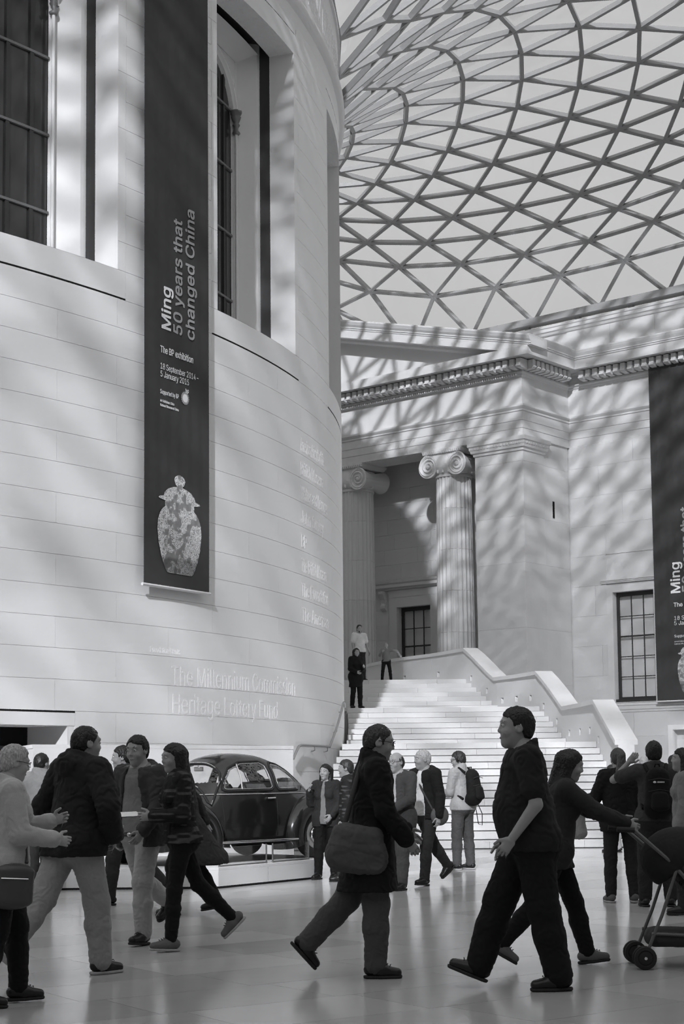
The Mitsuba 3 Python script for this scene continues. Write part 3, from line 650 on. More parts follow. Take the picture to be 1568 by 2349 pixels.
for i, (y, z) in enumerate(STEPS):
    y1 = STEPS[i + 1][0] + .02 if i + 1 < len(STEPS) else 57.0
    xl, xr = step_left(y, z), float(par_x(max(y, 33.9))) - .005
    if i == 27: xr = 3.72
    cuts = [xl]
    off = (i * 0.37) % 1.0; x = xl + .5 + 1.2 * off
    while x < xr - .3: cuts.append(x); x += 1.55 + .25 * ((i * 3 + len(cuts)) % 3)
    cuts.append(xr)
    far = y1 if y1 - y < 1 else y1
    for a, b in zip(cuts[:-1], cuts[1:]):
        # nosing tread over a slightly recessed riser
        m = cat([bbox(a + .001, b - .001, y, min(far, y + .6), z - .132, z, .005), box(a + .001, b - .001, y + .06, min(far, y + .6), z - RISE, z - .133)])
        put('step_stone', m, f'step_stone_{(i + len(cuts) + NB) % 2}', parent=stair); NB += 1
    if far - y > .6: put('landing_slab', box(xl, xr, y + .6, far, z - RISE, z), 'step_stone_0', parent=stair)
put('undercroft', cat([box(step_left(y, z) + .02, float(par_x(max(y, 33.9))) - .02, y + .05, (STEPS[i + 1][0] if i < 27 else 57) + .06, 0, z - RISE - .001) for i, (y, z) in enumerate(STEPS) if i > 0]), 'step_stone_1', parent=stair)
# landing 3 goes on round behind the drum
yy = np.linspace(48.6, 56.5, 14)
top = quadmesh(np.stack([np.stack([[drum_x(y) + .1 if y < 60 else 0, y, 28 * RISE + .002], [float(par_x(min(y, 55.9))), y, 28 * RISE + .002]]) for y in yy])); 
if top.face_normals[0][2] < 0: top.invert()
put('top_landing', top, 'step_stone_0', parent=stair)
# solid parapet with niches
def cap_z(y):
    pts = [(33.9, 2.10), (36.8, 3.08), (40.5, 3.08), (43.2, 4.144), (46.0, 4.144), (48.6, 5.2), (60, 5.2)]
    return float(np.interp(y, [a for a, _ in pts], [b for _, b in pts]))
import manifold3d as m3
def to_man(m):
    t = trimesh.Trimesh(m.vertices, m.faces, process=True); t.merge_vertices(); trimesh.repair.fix_normals(t)
    return m3.Manifold(m3.Mesh(np.array(t.vertices, np.float32), np.array(t.faces, np.uint32)))
ys = np.unique(np.concatenate([np.linspace(33.9, 55.9, 45), [36.8, 40.5, 43.2, 46.0, 48.6]]))
def normal_at(y):
    dx = float(par_x(min(y + .05, 55.9)) - par_x(max(y - .05, 33.9))) / .1 if 33.95 < y < 55.85 else 0
    n = np.array([1, -dx]); return n / np.linalg.norm(n)
def par_pt(y, off): return np.array([float(par_x(np.clip(y, 33.9, 55.9))), y]) + normal_at(y) * off
prof = []
for y in ys:
    a, b = par_pt(y, 0), par_pt(y, .34); z = cap_z(y) - .1
    prof.append([[*a, 0], [*b, 0], [*b, z], [*a, z]])
P = np.array(prof); P = np.concatenate([P, P[:, :1]], 1)
wallm = cat([quadmesh(P), trimesh.Trimesh(P[0, :4], [[0, 1, 2], [0, 2, 3]], process=False), trimesh.Trimesh(P[-1, :4], [[0, 2, 1], [0, 3, 2]], process=False)])
wm = to_man(wallm)
NICHES = [(52.33, 4.52), (50.48, 4.52), (48.12, 4.25), (46.7, 3.8), (45.55, 3.46), (44.71, 3.47), (43.76, 3.45), (42.68, 3.18), (41.34, 2.73), (39.98, 2.4), (38.8, 2.4), (37.63, 2.4), (36.53, 2.16)]
sun_wedges = []
for y, z in NICHES:
    c, n = par_pt(y, 0), normal_at(y); t = np.array([-n[1], n[0]])
    def nb(w, d0, d1): return hexa([[*(c + t * a * w + n * d), z + q * w] for q in (-1, 1) for a, d in ((-1, d0), (1, d0), (1, d1), (-1, d1))])
    wm = wm - to_man(nb(.08, -.1, .22))
    tri = [(-.079, -.079), (.079, -.079), (.079, .079)]  # pale wedge standing in for the sunlit half of each niche
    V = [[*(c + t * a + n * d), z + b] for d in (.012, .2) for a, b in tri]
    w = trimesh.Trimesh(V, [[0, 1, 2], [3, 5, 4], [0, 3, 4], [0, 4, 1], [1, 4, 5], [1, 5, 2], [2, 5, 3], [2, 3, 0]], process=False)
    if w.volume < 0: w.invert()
    sun_wedges.append(w)
mm = wm.to_mesh(); parap = trimesh.Trimesh(mm.vert_properties[:, :3], mm.tri_verts, process=False)
mat('niche_sun_paint', 0.8, 0.5, .3)  # paler colour imitating sun on the wedges
pk = thing('parapet', 'solid pale stone parapet with small square light niches along the staircase', 'parapet')
put('wall', parap, 'parapet_stone', False, pk)
for b in sun_wedges: put('niche_sun_wedge', b, 'niche_sun_paint', parent=pk)
segs = [33.9, 36.8, 40.5, 43.2, 46.0, 48.6, 55.9]
for a, b in zip(segs[:-1], segs[1:]):
    nn = max(2, int((b - a) / .6)); L = []
    n2 = max(1, round((b - a) / 1.9))
    for c in range(n2):
        L = []
        for y in np.linspace(a + (b - a) * c / n2 + .002, a + (b - a) * (c + 1) / n2 - .002, 5):
            p0, p1 = par_pt(y, -.07), par_pt(y, .41); z = cap_z(y)
            L.append([[*p0, z - .1], [*p1, z - .1], [*p1, z], [*p0, z]])
        Q = np.array(L); Q = np.concatenate([Q, Q[:, :1]], 1)
        put('coping_stone', cat([quadmesh(Q), trimesh.Trimesh(Q[0, :4], [[0, 1, 2], [0, 2, 3]], process=False), trimesh.Trimesh(Q[-1, :4], [[0, 2, 1], [0, 3, 2]], process=False)]), 'step_stone_1', parent=pk)
mat('parapet_stone', stone(0.6, 0.02, .8), 0.7, 0.2)
# handrail on the drum
hr = thing('handrail', 'slim metal handrail fixed to the curved drum by the stairs', 'handrail')
pts = [(-18.85, 1.78), (-18.5, 1.9), (-17.9, 2.06), (-17.5, 2.08)] + [(a, 2.08) for a in np.linspace(-16.5, -11.8, 6)] + [(-11.38, 2.08)] + [(a, 2.08 + (a + 11.38) * 1.09 / 5.5) for a in np.linspace(-10.6, -5.9, 6)] + [(-5.5, 3.2), (-5.2, 3.19), (-4.7, 3.1)]
put('rail', tube([drum_pt(a, RD + .09, z) for a, z in pts], .028, 8), 'steel_rail', True, hr)
for a, z in ((-15.0, 2.08), (-12.0, 2.08), (-9.0, 2.55), (-6.4, 3.07)):
    put('bracket', tube([drum_pt(a, RD + .09, z - .02), drum_pt(a, RD + .09, z - .1), drum_pt(a, RD + .03, z - .12), drum_pt(a, RD - .01, z - .12)], .013, 6), 'steel_rail', True, hr)

# ---------------------------------------------------------------- display wall, plinth and low glass barrier
A0, B0 = np.array([-4.83, 25.2]), np.array([-.895, 28.9]); back = np.array([-.55, 1.6])
q = [A0, B0, B0 + back, A0 + back]
dw = thing('display_wall', 'plain low white display wall standing behind the black vintage car', 'display wall')
def prism(poly, z0, z1, b=0):
    poly = np.array(poly); n = len(poly)
    import shapely
    m = trimesh.creation.extrude_polygon(shapely.Polygon(poly), z1 - z0, engine='earcut'); m.apply_translation([0, 0, z0]); return m
put('panel', prism(q, 0, 1.9), 'white_paint', parent=dw); put('top_edge', prism([q[0] + [-.01, -.01], q[1] + [.01, -.01], q[2], q[3]], 1.9, 1.96), 'drum_stone_2', parent=dw)
pl = thing('plinth', 'low pale exhibition plinth carrying the black vintage car', 'plinth')
PP = np.array([(-5.9, 20.95), (-1.62, 20.98), (-.42, 22.70), (-.34, 23.75), (-1.9, 25.0), (-4.6, 24.8), (-5.9, 23.6)])
import shapely
sh = shapely.Polygon(PP)
def ext(poly, z0, z1):
    m = trimesh.creation.extrude_polygon(poly, z1 - z0, engine='earcut'); m.apply_translation([0, 0, z0]); return m
put('deck', ext(sh, .235, .27), 'plinth_paint', parent=pl)
put('shadow_foot', ext(sh.buffer(-.04), 0, .03), 'iron', parent=pl)
for i in range(4):
    a, b = PP[i], PP[i + 1]; L = np.linalg.norm(b - a); k = max(1, round(L / 1.3)); t = (b - a) / L; n = np.array([t[1], -t[0]])
    for j in range(k):
        p0, p1 = a + t * (L * j / k + .003), a + t * (L * (j + 1) / k - .003)
        put('side_panel', prism([p0, p1, p1 - n * .03, p0 - n * .03], .03, .234), 'plinth_paint', parent=pl)
put('core', ext(sh.buffer(-.035), .03, .235), 'plinth_paint', parent=pl)
# glass barrier panels on the plinth's edge
for i, (a, b) in enumerate((((-1.62, 21.10), (-1.05, 21.92)), ((-.97, 22.04), (-.50, 22.72)), ((-4.6, 21.0), (-3.4, 21.0)))):
    a, b = np.array(a), np.array(b); t = (b - a) / np.linalg.norm(b - a); n = np.array([t[1], -t[0]]) * .006
    gk = thing('glass_barrier', ['low clear glass barrier panel beside the middle of the car', 'low clear glass barrier panel by the rear wheel of the car', 'low clear glass barrier panel at the left of the plinth front'][i], 'glass barrier')
    put('sheet', prism([a - n, b - n, b + n, a + n], .29, .52), 'clear_glass', parent=gk)
    put('shoe', prism([a - n * 3, b - n * 3, b + n * 3, a + n * 3], .27, .29), 'steel_rail', parent=gk)
    for c in (a, b): put('post', tube([(c[0], c[1], .27), (c[0], c[1], .53)], .012, 8), 'steel_rail', True, gk)
# ---------------------------------------------------------------- banners and carved lettering
mat('banner_cloth', stone(0.045, 0.012, .6), 0.7, 0.2); mat('print_white', 0.72, 0.7, 0.1); mat('print_gray', 0.30, 0.7, 0.1); mat('banner_batten', 0.6, 0.5, 0.3)
def vase_print(p, n, uv):
    a = fbm(uv.x * 22 + 3, uv.y * 22, 2.0, 3); b = fbm(uv.x * 13 + 5, uv.y * 13 - 3, 7.0, 3)
    sw = dr.abs(dr.sin(20 * (a + .6 * b) + 5 * uv.y))
    v = 0.17 + 0.42 * smoothstep(.35, .75, sw) * smoothstep(.36, .5, b + .25 * (a - .5)) + .10 * a
    band = smoothstep(.13, .17, uv.y)
    v = v * (0.45 + .55 * band)
    return mi.Color3f(v)
mat('vase_print', vase_print, 0.6, 0.2)
def banner(label, O, U, N, W, z0, z1, items, vase, group):
    """O: left edge on plan; U: unit vector to the right; N: outward."""
    k = thing('banner', label, 'banner', group)
    O, U, N = (np.array([*v, 0.0]) for v in (O, U, N)); Z = np.array([0, 0, 1.0])
    def pl(x, z, off=0): return O + U * x + N * off + Z * z
    xs = np.linspace(0, W, 41); zs = np.linspace(z0, z1, 30)
    ph = lambda x, z: .007 * np.sin(x * 19 + .2 * z) * np.clip((z - z0) / 2, 0, 1)
    F = np.array([[pl(x, z, ph(x, z)) for z in zs] for x in xs]); B = np.array([[pl(x, z, ph(x, z) - .004) for z in zs] for x in xs])
    f1 = quadmesh(F)
    if f1.face_normals[0] @ N < 0: f1.invert()
    f2 = quadmesh(B)
    if f2.face_normals[0] @ N > 0: f2.invert()
    put('cloth', cat([f1, f2]), 'banner_cloth', True, k)
    put('batten', tube([pl(-.05, z0 - .02), pl(W + .03, z0 - .02)], .03, 8), 'banner_batten', 60, k)
    put('batten', tube([pl(-.05, z1 + .02), pl(W + .03, z1 + .02)], .03, 8), 'banner_batten', 60, k)
    for x in (.1, W - .1): put('fixing', tube([pl(x, z1 + .02), pl(x, z1 + .02, -.12)], .015, 6), 'steel_rail', parent=k)
    for (txt, x, z, h, vert, bold, m) in items:
        t = meshkit.text_mesh(txt, h, 0.003, bold); v = t.vertices
        px, pz = (-v[:, 1], v[:, 0]) if vert else (v[:, 0], v[:, 1])
        if isinstance(vert, tuple): px, pz = v[:, 0] * vert[0], v[:, 1]
        t.vertices = np.array([pl(x + a, z + b, .012 + c) for a, b, c in zip(px, pz, v[:, 2])])
        put('lettering', t, m, parent=k)
    # sun-shaped emblem
    if vase:
        ex, ez, er = vase[4], vase[5], vase[6]
        for r, mm, o in ((1, 'print_gray', .0), (.66, 'print_white', .003)):
            a = np.linspace(0, 2 * np.pi, 73); rr = er * r * (1 - .16 * (np.arange(73) % 4 == 2) - .08 * (np.arange(73) % 2))
            V = [pl(ex, ez, .015 + o)] + [pl(ex + q * math.cos(t), ez + q * 1.0 * math.sin(t), .015 + o) for q, t in zip(rr, a)]
            t = trimesh.Trimesh(V, [[0, i, i + 1] for i in range(1, 73)], process=False)
            if t.face_normals[0] @ N < 0: t.invert()
            put('emblem', t, mm, parent=k)
        vx, vz, vh, vw = vase[:4]
        half = np.array([(0.0, .27), (.015, .30), (.06, .345), (.15, .41), (.28, .47), (.42, .5), (.52, .485), (.59, .44), (.635, .38), (.65, .34), (.66, .33), (.715, .33), (.725, .45), (.735, .475), (.748, .45), (.76, .36), (.80, .335), (.84, .26), (.865, .15), (.875, .07), (.885, .065), (.90, .10), (.94, .125), (.97, .11), (.99, .06), (1.0, .002)])
        rows = []
        for hgt, w in half:
            rows.append([(vx + w * vw * q, vz + hgt * vh) for q in np.linspace(-1, 1, 13)])
        R_ = np.array(rows); V = np.array([[pl(a, b, .014) for a, b in r] for r in R_])
        t = quadmesh(V)
        if t.face_normals[5] @ N < 0: t.invert()
        uv = np.array([[(a - vx) / vh, (b - vz) / vh] for r in R_ for a, b in r])
        key = key_of(k + '__jar_print'); scene[key] = mikit.ply(t, 'vase_print', uv=uv)
    return k
# left banner hangs as a chord of the drum
a0, a1 = drum_pt(-33.93, RD + .16, 0), drum_pt(-28.76, RD + .16, 0)
U1 = (a1 - a0)[:2]; W1_ = np.linalg.norm(U1); U1 = U1 / W1_; N1 = np.array([U1[1], -U1[0]])
def on_banner(x, y):
    r = ray(x, y); A = np.array([[r[0], -U1[0]], [r[1], -U1[1]]]); t, s = np.linalg.solve(A, a0[:2]); return s, EYE + r[2] * t
def vtxt(s, x0, y0, x1, y1, bold, m):
    """vertical line running up from (x0, y0): baseline x0, top end y1"""
    q0, q1 = on_banner(x0, y0), on_banner(x0, y1); L = meshkit.text_mesh(s, 1.0, .01, bold).extents[0]
    h = (q1[1] - q0[1]) / L
    return (s, q0[0], q0[1], h, True, bold, m)
def htxt(s, x0, y0, x1, h, bold, m):
    q0, q1 = on_banner(x0, y0), on_banner(x1, y0); L = meshkit.text_mesh(s, h, .01, bold).extents[0]
    return (s, q0[0], q0[1], h, ((q1[0] - q0[0]) / L,), bold, m)
IT = [vtxt('Ming', 390, 764, 0, 666, True, 'print_white'), vtxt('50 years that', 416, 775, 0, 512, True, 'print_gray'), vtxt('changed China', 444, 785, 0, 488, True, 'print_gray'),
      htxt('The BP exhibition', 366, 807, 441, .125, True, 'print_white'), htxt('18 September 2014 –', 366, 845, 453, .115, False, 'print_white'), htxt('5 January 2015', 366, 863, 431, .115, False, 'print_white'),
      htxt('Supported by', 366, 902, 400, .085, False, 'print_white'), ('BP', on_banner(402, 902)[0], on_banner(366, 902)[1], .085, (.6,), False, 'print_white'), htxt('Art Exhibitions China', 366, 921, 398, .05, False, 'print_white'), htxt('National Museum of China', 366, 931, 408, .05, False, 'print_white'), htxt('b', 424, 901, 427, .08, True, 'print_white'), htxt('p', 428, 901, 431, .08, True, 'print_white')]
vb = on_banner(411, 1318); vt = on_banner(409, 1090); ve = on_banner(423, 914); w_ = on_banner(460, 1200)[0] - on_banner(359, 1200)[0]
banner('tall dark exhibition banner with white lettering and a jar, hung on the curved drum', a0[:2], U1, N1, W1_, 4.97, 19.4, IT, (vb[0], vb[1], vt[1] - vb[1], w_, ve[0], ve[1], .135), 'exhibition banners')
o2 = court(13.97, .3, 0)[:2]
def sc_items(items, x0, zm, k): return [(t, x0 + (x - IT[0][1]) * k, zm + (z - IT[0][2]) * k, h * k, v, b, m) for t, x, z, h, v, b, m in items]
IT2 = [('Ming', 1.08, 8.02, .38, True, True, 'print_white'), ('50 years that', 1.55, 8.02, .38, True, True, 'print_gray'), ('changed China', 2.02, 8.02, .38, True, True, 'print_gray'),
       ('The BP exhibition', .78, 7.55, .155, False, True, 'print_white'), ('18 September 2014 –', .78, 7.05, .15, False, False, 'print_white'), ('5 January 2015', .78, 6.86, .15, False, False, 'print_white'), ('Supported by', .78, 6.4, .1, False, False, 'print_white'), ('BP', 1.52, 6.4, .1, False, False, 'print_white'), ('Art Exhibitions China', .78, 6.22, .05, False, False, 'print_white'), ('National Museum of China', .78, 6.13, .05, False, False, 'print_white')]
banner('tall dark exhibition banner with white lettering, cut by the right edge, hung on the facade', o2, EU[:2], -EN[:2], 3.0, 4.05, 17.85, IT2, (1.36, 4.35, 1.95, .95, 2.2, 6.35, .2), 'exhibition banners')

def carve(txt, th, z, h, th1=None, m='carved', bold=False, r=RD):
    t = meshkit.text_mesh(txt, h, 0.007, bold); v = t.vertices
    kx = 1.0
    if th1 is not None: kx = math.radians(th1 - th) * r / t.extents[0]
    t = t.subdivide_to_size(.35)  if 0 else t; v = t.vertices
    t.vertices = drum_pt(th + np.degrees(v[:, 0] * kx / r), r + v[:, 2] - .002, z + v[:, 1])
    put('carved_lettering', t, m, parent=drum)
carve('The Millennium Commission', -31.4, 3.15, .36, -17.9)
carve('Heritage Lottery Fund', -31.35, 2.62, .36, -20.6)
carve('Foundation Grants', -33.0, 3.73, .11, -30.7)
for i, (s, e) in enumerate((('American Friends of the', -11.2), ('British Museum', -11.6), ('Walter and Leonore', -10.4), ('John Sunley', -11.6), ('BP', -15.6), ('The British Museum', -10.8), ('The Foundation', -10.4), ('The American', -10.4))):
    carve(s, -16.6, 8.67 - .5439 * i - .02, .3, e)
carve('COURT CELEBRATING THE NEW MILLENNIUM', -34.0, 19.45, .75, -1.0, 'drum_stone_2')

# ---------------------------------------------------------------- the black vintage car
HD, LF = np.array([-.656, -.755, 0]), np.array([.755, -.656, 0]); CO = np.array([-1.735, 22.80, .27])
def car(m):
    m = m.copy(); v = m.vertices; m.vertices = CO + np.outer(v[:, 0], HD) + np.outer(v[:, 1], LF) + np.outer(v[:, 2], [0, 0, 1.0]); return m
mat('car_paint', 0.012, 0.12, 0.6, 0.0, clearcoat=1.0, clearcoat_gloss=0.95); mat('rubber', 0.03, 0.7, 0.2); mat('car_inside', 0.03, 0.8, 0.2); mat('seat_cloth', 0.10, 0.8, 0.2)
mat('plate', 0.03, 0.4, 0.3); mat('lamp_glass', 0.6, 0.1, 0.6)
ck = thing('car', 'black vintage rounded two-door car with chrome trim, parked on the plinth', 'car')
ST = np.array([  # x, z_top, half width, exponent, z0
    (1.98, .62, .10, 2.0), (1.93, .72, .24, 2.0), (1.80, .83, .34, 2.1), (1.5, .93, .42, 2.2), (1.15, 1.0, .50, 2.2), (.85, 1.045, .58, 2.3), (.70, 1.09, .62, 2.5), (.55, 1.25, .655, 2.7), (.40, 1.375, .675, 2.9), (.2, 1.45, .69, 3.0), (-.1, 1.49, .70, 3.0), (-.4, 1.475, .70, 3.0), (-.7, 1.41, .69, 2.9), (-1.0, 1.30, .66, 2.7), (-1.3, 1.15, .60, 2.5), (-1.6, .95, .50, 2.3), (-1.85, .74, .36, 2.1), (-1.98, .58, .18, 2.0), (-2.01, .5, .08, 2.0)])
fz, fw, fe = (PchipInterpolator(ST[::-1, 0], ST[::-1, i]) for i in (1, 2, 3))
xs = np.linspace(-2.01, 1.98, 180); ts = np.linspace(0, np.pi, 91)
def sect(x, t):
    zt, w, e = fz(x), fw(x), fe(x); z0 = .42
    c, s = np.cos(t), np.sin(t)
    return w * np.sign(c) * np.abs(c) ** (2 / e), z0 + (zt - z0) * np.abs(s) ** (2 / (e * .8))
G = np.array([[(x, *sect(x, t)) for t in ts] for x in xs])
low = np.array([[(x, s * fw(x) * .97, .26) for s in (1,)] for x in xs]); low2 = low * [1, -1, 1]
G = np.concatenate([low, G, low2], 1)
body = quadmesh(G)
import shapely.geometry as sg
WS = [sg.Polygon([(.50, 1.0), (.44, 1.12), (.30, 1.27), (.08, 1.35), (-.30, 1.36), (-.38, 1.32), (-.40, 1.02), (-.36, .985), (.46, .98)]).buffer(.02).buffer(-.02),
      sg.Polygon([(-.50, 1.03), (-.50, 1.30), (-.54, 1.345), (-.72, 1.32), (-.90, 1.24), (-1.05, 1.10), (-1.10, 1.01), (-1.06, .985), (-.53, .985)]).buffer(.02).buffer(-.02)]
cen = body.triangles_center; keep = np.ones(len(body.faces), bool)
import shapely
for W_ in WS:
    inside = shapely.contains_xy(W_, cen[:, 0], cen[:, 2]); keep &= ~(inside & (np.abs(cen[:, 1]) > .40))
ws = (cen[:, 0] > .44) & (cen[:, 0] < .735) & (np.abs(cen[:, 1]) < .56) & (cen[:, 2] > 1.085) & (cen[:, 2] < 1.36) & ~((cen[:, 0] < .5) & (np.abs(cen[:, 1]) > .50))
rw = (cen[:, 0] < -1.02) & (cen[:, 0] > -1.32) & (np.abs(cen[:, 1]) < .30) & (cen[:, 2] > 1.12)
keep &= ~ws & ~rw
shell = trimesh.Trimesh(body.vertices, body.faces[keep], process=False)
put('body', car(shell), 'car_paint', 35, ck)
inner = shell.copy(); iv = inner.vertices.copy(); iv[:, 1] *= .97; iv[:, 2] = .42 + (iv[:, 2] - .42) * .975; inner.vertices = iv; inner.invert()
put('lining', car(inner), 'car_inside', False, ck)
put('floor_pan', car(box(-1.7, 1.6, -.55, .55, .25, .30)), 'car_inside', False, ck)
gl = trimesh.Trimesh(body.vertices, body.faces[~keep], process=False)
put('glass', car(gl), 'clear_glass', False, ck)
def surf_y(x, z):
    zt, w, e = float(fz(x)), float(fw(x)), float(fe(x)); q = np.clip((z - .42) / (zt - .42), 0, 1)
    s = q ** (e * .8 / 2); c = math.sqrt(max(1 - s * s, 0)); return w * c ** (2 / e)
def trim_loop(poly, off, r, m, name):
    b = poly.buffer(off); P = np.array(b.exterior.coords); L = b.exterior.length
    pts = [b.exterior.interpolate(L * i / 70) for i in range(70)]
    for sgn in (1, -1): put(name, car(tube([(q.x, sgn * (surf_y(q.x, q.y) + .004), q.y) for q in pts], r, 6, True)), m, True, ck)
for W_ in WS: trim_loop(W_, .014, .016, 'rubber', 'window_seal'); trim_loop(W_, -.012, .009, 'chrome', 'window_trim')
put('vent_post', car(tube([(.20, surf_y(.2, .99) + .003, .985), (.17, surf_y(.17, 1.15) + .003, 1.15), (.15, surf_y(.15, 1.32) + .003, 1.335)], .012, 6)), 'chrome', True, ck)
# windscreen frame
def top_pt(x, y):
    zt, w, e = float(fz(x)), float(fw(x)), float(fe(x)); c = np.clip(abs(y) / w, 0, 1); s = math.sqrt(max(1 - (c ** (e / 2)) ** 2, 0)); return np.array([x, y, .42 + (zt - .42) * s ** (2 / (e * .8)) + .004])
loop = [top_pt(.735, y) for y in np.linspace(-.5, .5, 12)] + [top_pt(x, .55 - .06 * (.735 - x) / .29) for x in np.linspace(.7, .5, 5)] + [top_pt(.445, y) for y in np.linspace(.44, -.44, 12)] + [top_pt(x, -.55 + .06 * (.735 - x) / .29) for x in np.linspace(.5, .7, 5)]
put('windscreen_seal', car(tube(loop, .02, 6, True)), 'rubber', True, ck); put('windscreen_trim', car(tube([p + [0.004, 0, .012] for p in loop], .009, 6, True)), 'chrome', True, ck)
put('wiper', car(tube([top_pt(.73, .2) + [.02, 0, .03], top_pt(.66, .02) + [.02, 0, .03]], .006, 5)), 'rubber', True, ck)
put('wiper', car(tube([top_pt(.73, -.2) + [.02, 0, .03], top_pt(.62, -.42) + [.02, 0, .03]], .006, 5)), 'rubber', True, ck)
put('mirror', car(cat([bbox(.40, .43, -.09, .09, 1.24, 1.3, .01), tube([(.42, 0, 1.3), (.44, 0, 1.36)], .008, 6)])), 'chrome', False, ck)
put('steering_wheel', car(tube([(.32 + .05 * math.sin(a), .3 + .19 * math.cos(a), 1.02 + .18 * math.sin(a)) for a in np.linspace(0, 2 * np.pi, 25)[:-1]], .013, 6, True)), 'rubber', True, ck)
for y0, y1 in ((.08, .58), (-.58, -.08)): put('front_seat', car(cat([bbox(-.25, .25, y0, y1, .45, .62, .05), bbox(-.38, -.22, y0, y1, .5, 1.06, .05)])), 'seat_cloth', 30, ck)
put('rear_seat', car(cat([bbox(-.95, -.5, -.58, .58, .5, .66, .05), bbox(-1.08, -.92, -.58, .58, .55, 1.08, .05)])), 'seat_cloth', 30, ck)
# fenders
def fender(xa, sy, front):
    zc = .31; a0, a1 = (math.radians(-12), math.radians(195)) if front else (math.radians(-18), math.radians(200)); A = np.linspace(a0, a1, 40); tt = np.linspace(0, 1, 12); P = []
    for a in A:
        row = []
        for t in tt:
            r = (.56 if front else .57) * (1 - .33 * t ** 2.6) * (1 + (.10 if front else .05) * max(0, math.cos(a - math.radians(35)))); y = .42 + .40 * math.sin(t * math.pi / 2) ** .9
            row.append((xa + r * math.cos(a) * 1.03, sy * y, zc + r * math.sin(a) * .98))
        r2 = .35; row.append((xa + r2 * math.cos(a), sy * .80, zc + r2 * math.sin(a))); row.append((xa + .34 * math.cos(a), sy * .55, zc + .34 * math.sin(a)))
        P.append(row)
    return quadmesh(np.array(P))
for xa, fr in ((1.2, True), (-1.2, False)):
    for sy in (1, -1):
        fk = put('fender', car(fender(xa, sy, fr)), 'car_paint', 50, ck)
        wm_ = [(.0, -.09), (.2, -.09), (.27, -.085), (.32, -.06), (.33, -.02), (.33, .02), (.32, .06), (.27, .085), (.215, .08), (.2, .05), (.19, .03), (.12, .03), (0, .03)]
        W_ = lathe(wm_, 36); v = W_.vertices.copy(); W_.vertices = np.stack([xa + v[:, 0], sy * (.66 + v[:, 2]), .33 + v[:, 1]], -1)
        wk = put('wheel', car(W_), 'rubber', 40, ck)
        H_ = lathe([(.195, .045), (.2, .06), (.17, .075), (.135, .07), (.13, .085), (.11, .115), (.06, .135), (0, .14)], 32); v = H_.vertices.copy(); H_.vertices = np.stack([xa + v[:, 0], sy * (.66 + v[:, 2]), .33 + v[:, 1]], -1)
        hk = put('hubcap', car(H_), 'chrome', 40, wk)
        if sy > 0:
            E_ = [tube([(xa + .06 * math.cos(t), .66 + .137, .33 + .06 * math.sin(t)) for t in np.linspace(0, 2 * np.pi, 21)[:-1]], .006, 5, True)]
            for L_ in ([(-.025, .055), (0, .005), (.025, .055)], [(-.052, .02), (-.027, -.045), (0, .0), (.027, -.045), (.052, .02)]): E_.append(tube([(xa + a, .66 + .141, .33 + b) for a, b in L_], .006, 5))
            put('emblem', car(cat(E_)), 'rubber', True, wk)
    for sy in (1, -1):
        if fr:
            hl = lathe([(0, .06), (.085, .05), (.1, .02), (.105, 0), (.1, -.1), (.03, -.18)], 24); v = hl.vertices.copy(); hl.vertices = np.stack([xa + .47 + v[:, 2], sy * .6 + v[:, 0], .68 + v[:, 1]], -1)
            put('headlamp', car(hl), 'lamp_glass', 40, ck)
            put('lamp_rim', car(tube([(xa + .48, sy * .6 + .105 * math.cos(t), .68 + .105 * math.sin(t)) for t in np.linspace(0, 2 * np.pi, 25)[:-1]], .014, 6, True)), 'chrome', True, ck)
for sy in (1, -1):
    rb = put('running_board', car(bbox(-.72, .74, sy * .52 if sy > 0 else -.8, .8 if sy > 0 else -.52, .255, .30, .01)), 'rubber', False, ck)
    put('chrome_edge', car(tube([(-.74, sy * .80, .285), (.76, sy * .80, .285)], .017, 8)), 'chrome', True, rb)
    put('belt_trim', car(tube([(x, sy * (surf_y(x, z) + .006), z) for x, z in [(x, .925 - .06 * max(0, -x - .9) ** 1.5 - .02 * max(0, x - .6)) for x in np.linspace(1.3, -1.42, 34)]], .011, 6)), 'chrome', True, ck)
[put('door_seam', car(tube([(x, surf_y(x, z) + .001, z) for z in np.linspace(.34, .97, 12)], .005, 4)), 'rubber', True, ck) for x in (.56, -.44)]
put('door_handle', car(cat([tube([(-.22, surf_y(-.22, .86) + .035, .86), (-.38, surf_y(-.38, .86) + .035, .865)], .013, 8), tube([(-.24, surf_y(-.24, .86) - .01, .86), (-.24, surf_y(-.24, .86) + .035, .86)], .018, 8)])), 'chrome', True, ck)
for x, s in ((2.1, 1), (-2.08, -1)):
    ysb = np.linspace(-.72, .72, 15)
    bp = put('bumper', car(cat([tube([(x - s * .16 * (abs(y) / .72) ** 3, y, .42 + dz) for y in ysb], .032, 8) for dz in (-.02, .03)])), 'chrome', True, ck)
    [put('overrider', car(bbox(x - .01, x + s * .06 + .03, y - .025, y + .025, .32, .56, .02)), 'chrome', False, bp) for y in (-.36, .36)]
put('number_plate', car(bbox(2.13, 2.15, -.22, .22, .44, .56, .004)), 'plate', False, ck)
t_ = meshkit.text_mesh('ARY', .08, .004, True); v = t_.vertices.copy(); w_2 = v[:, 0].max(); t_.vertices = np.stack([2.15 + v[:, 2], -(w_2 / 2) + v[:, 0], .46 + v[:, 1]], -1)
put('plate_lettering', car(t_), 'print_white', False, ck)
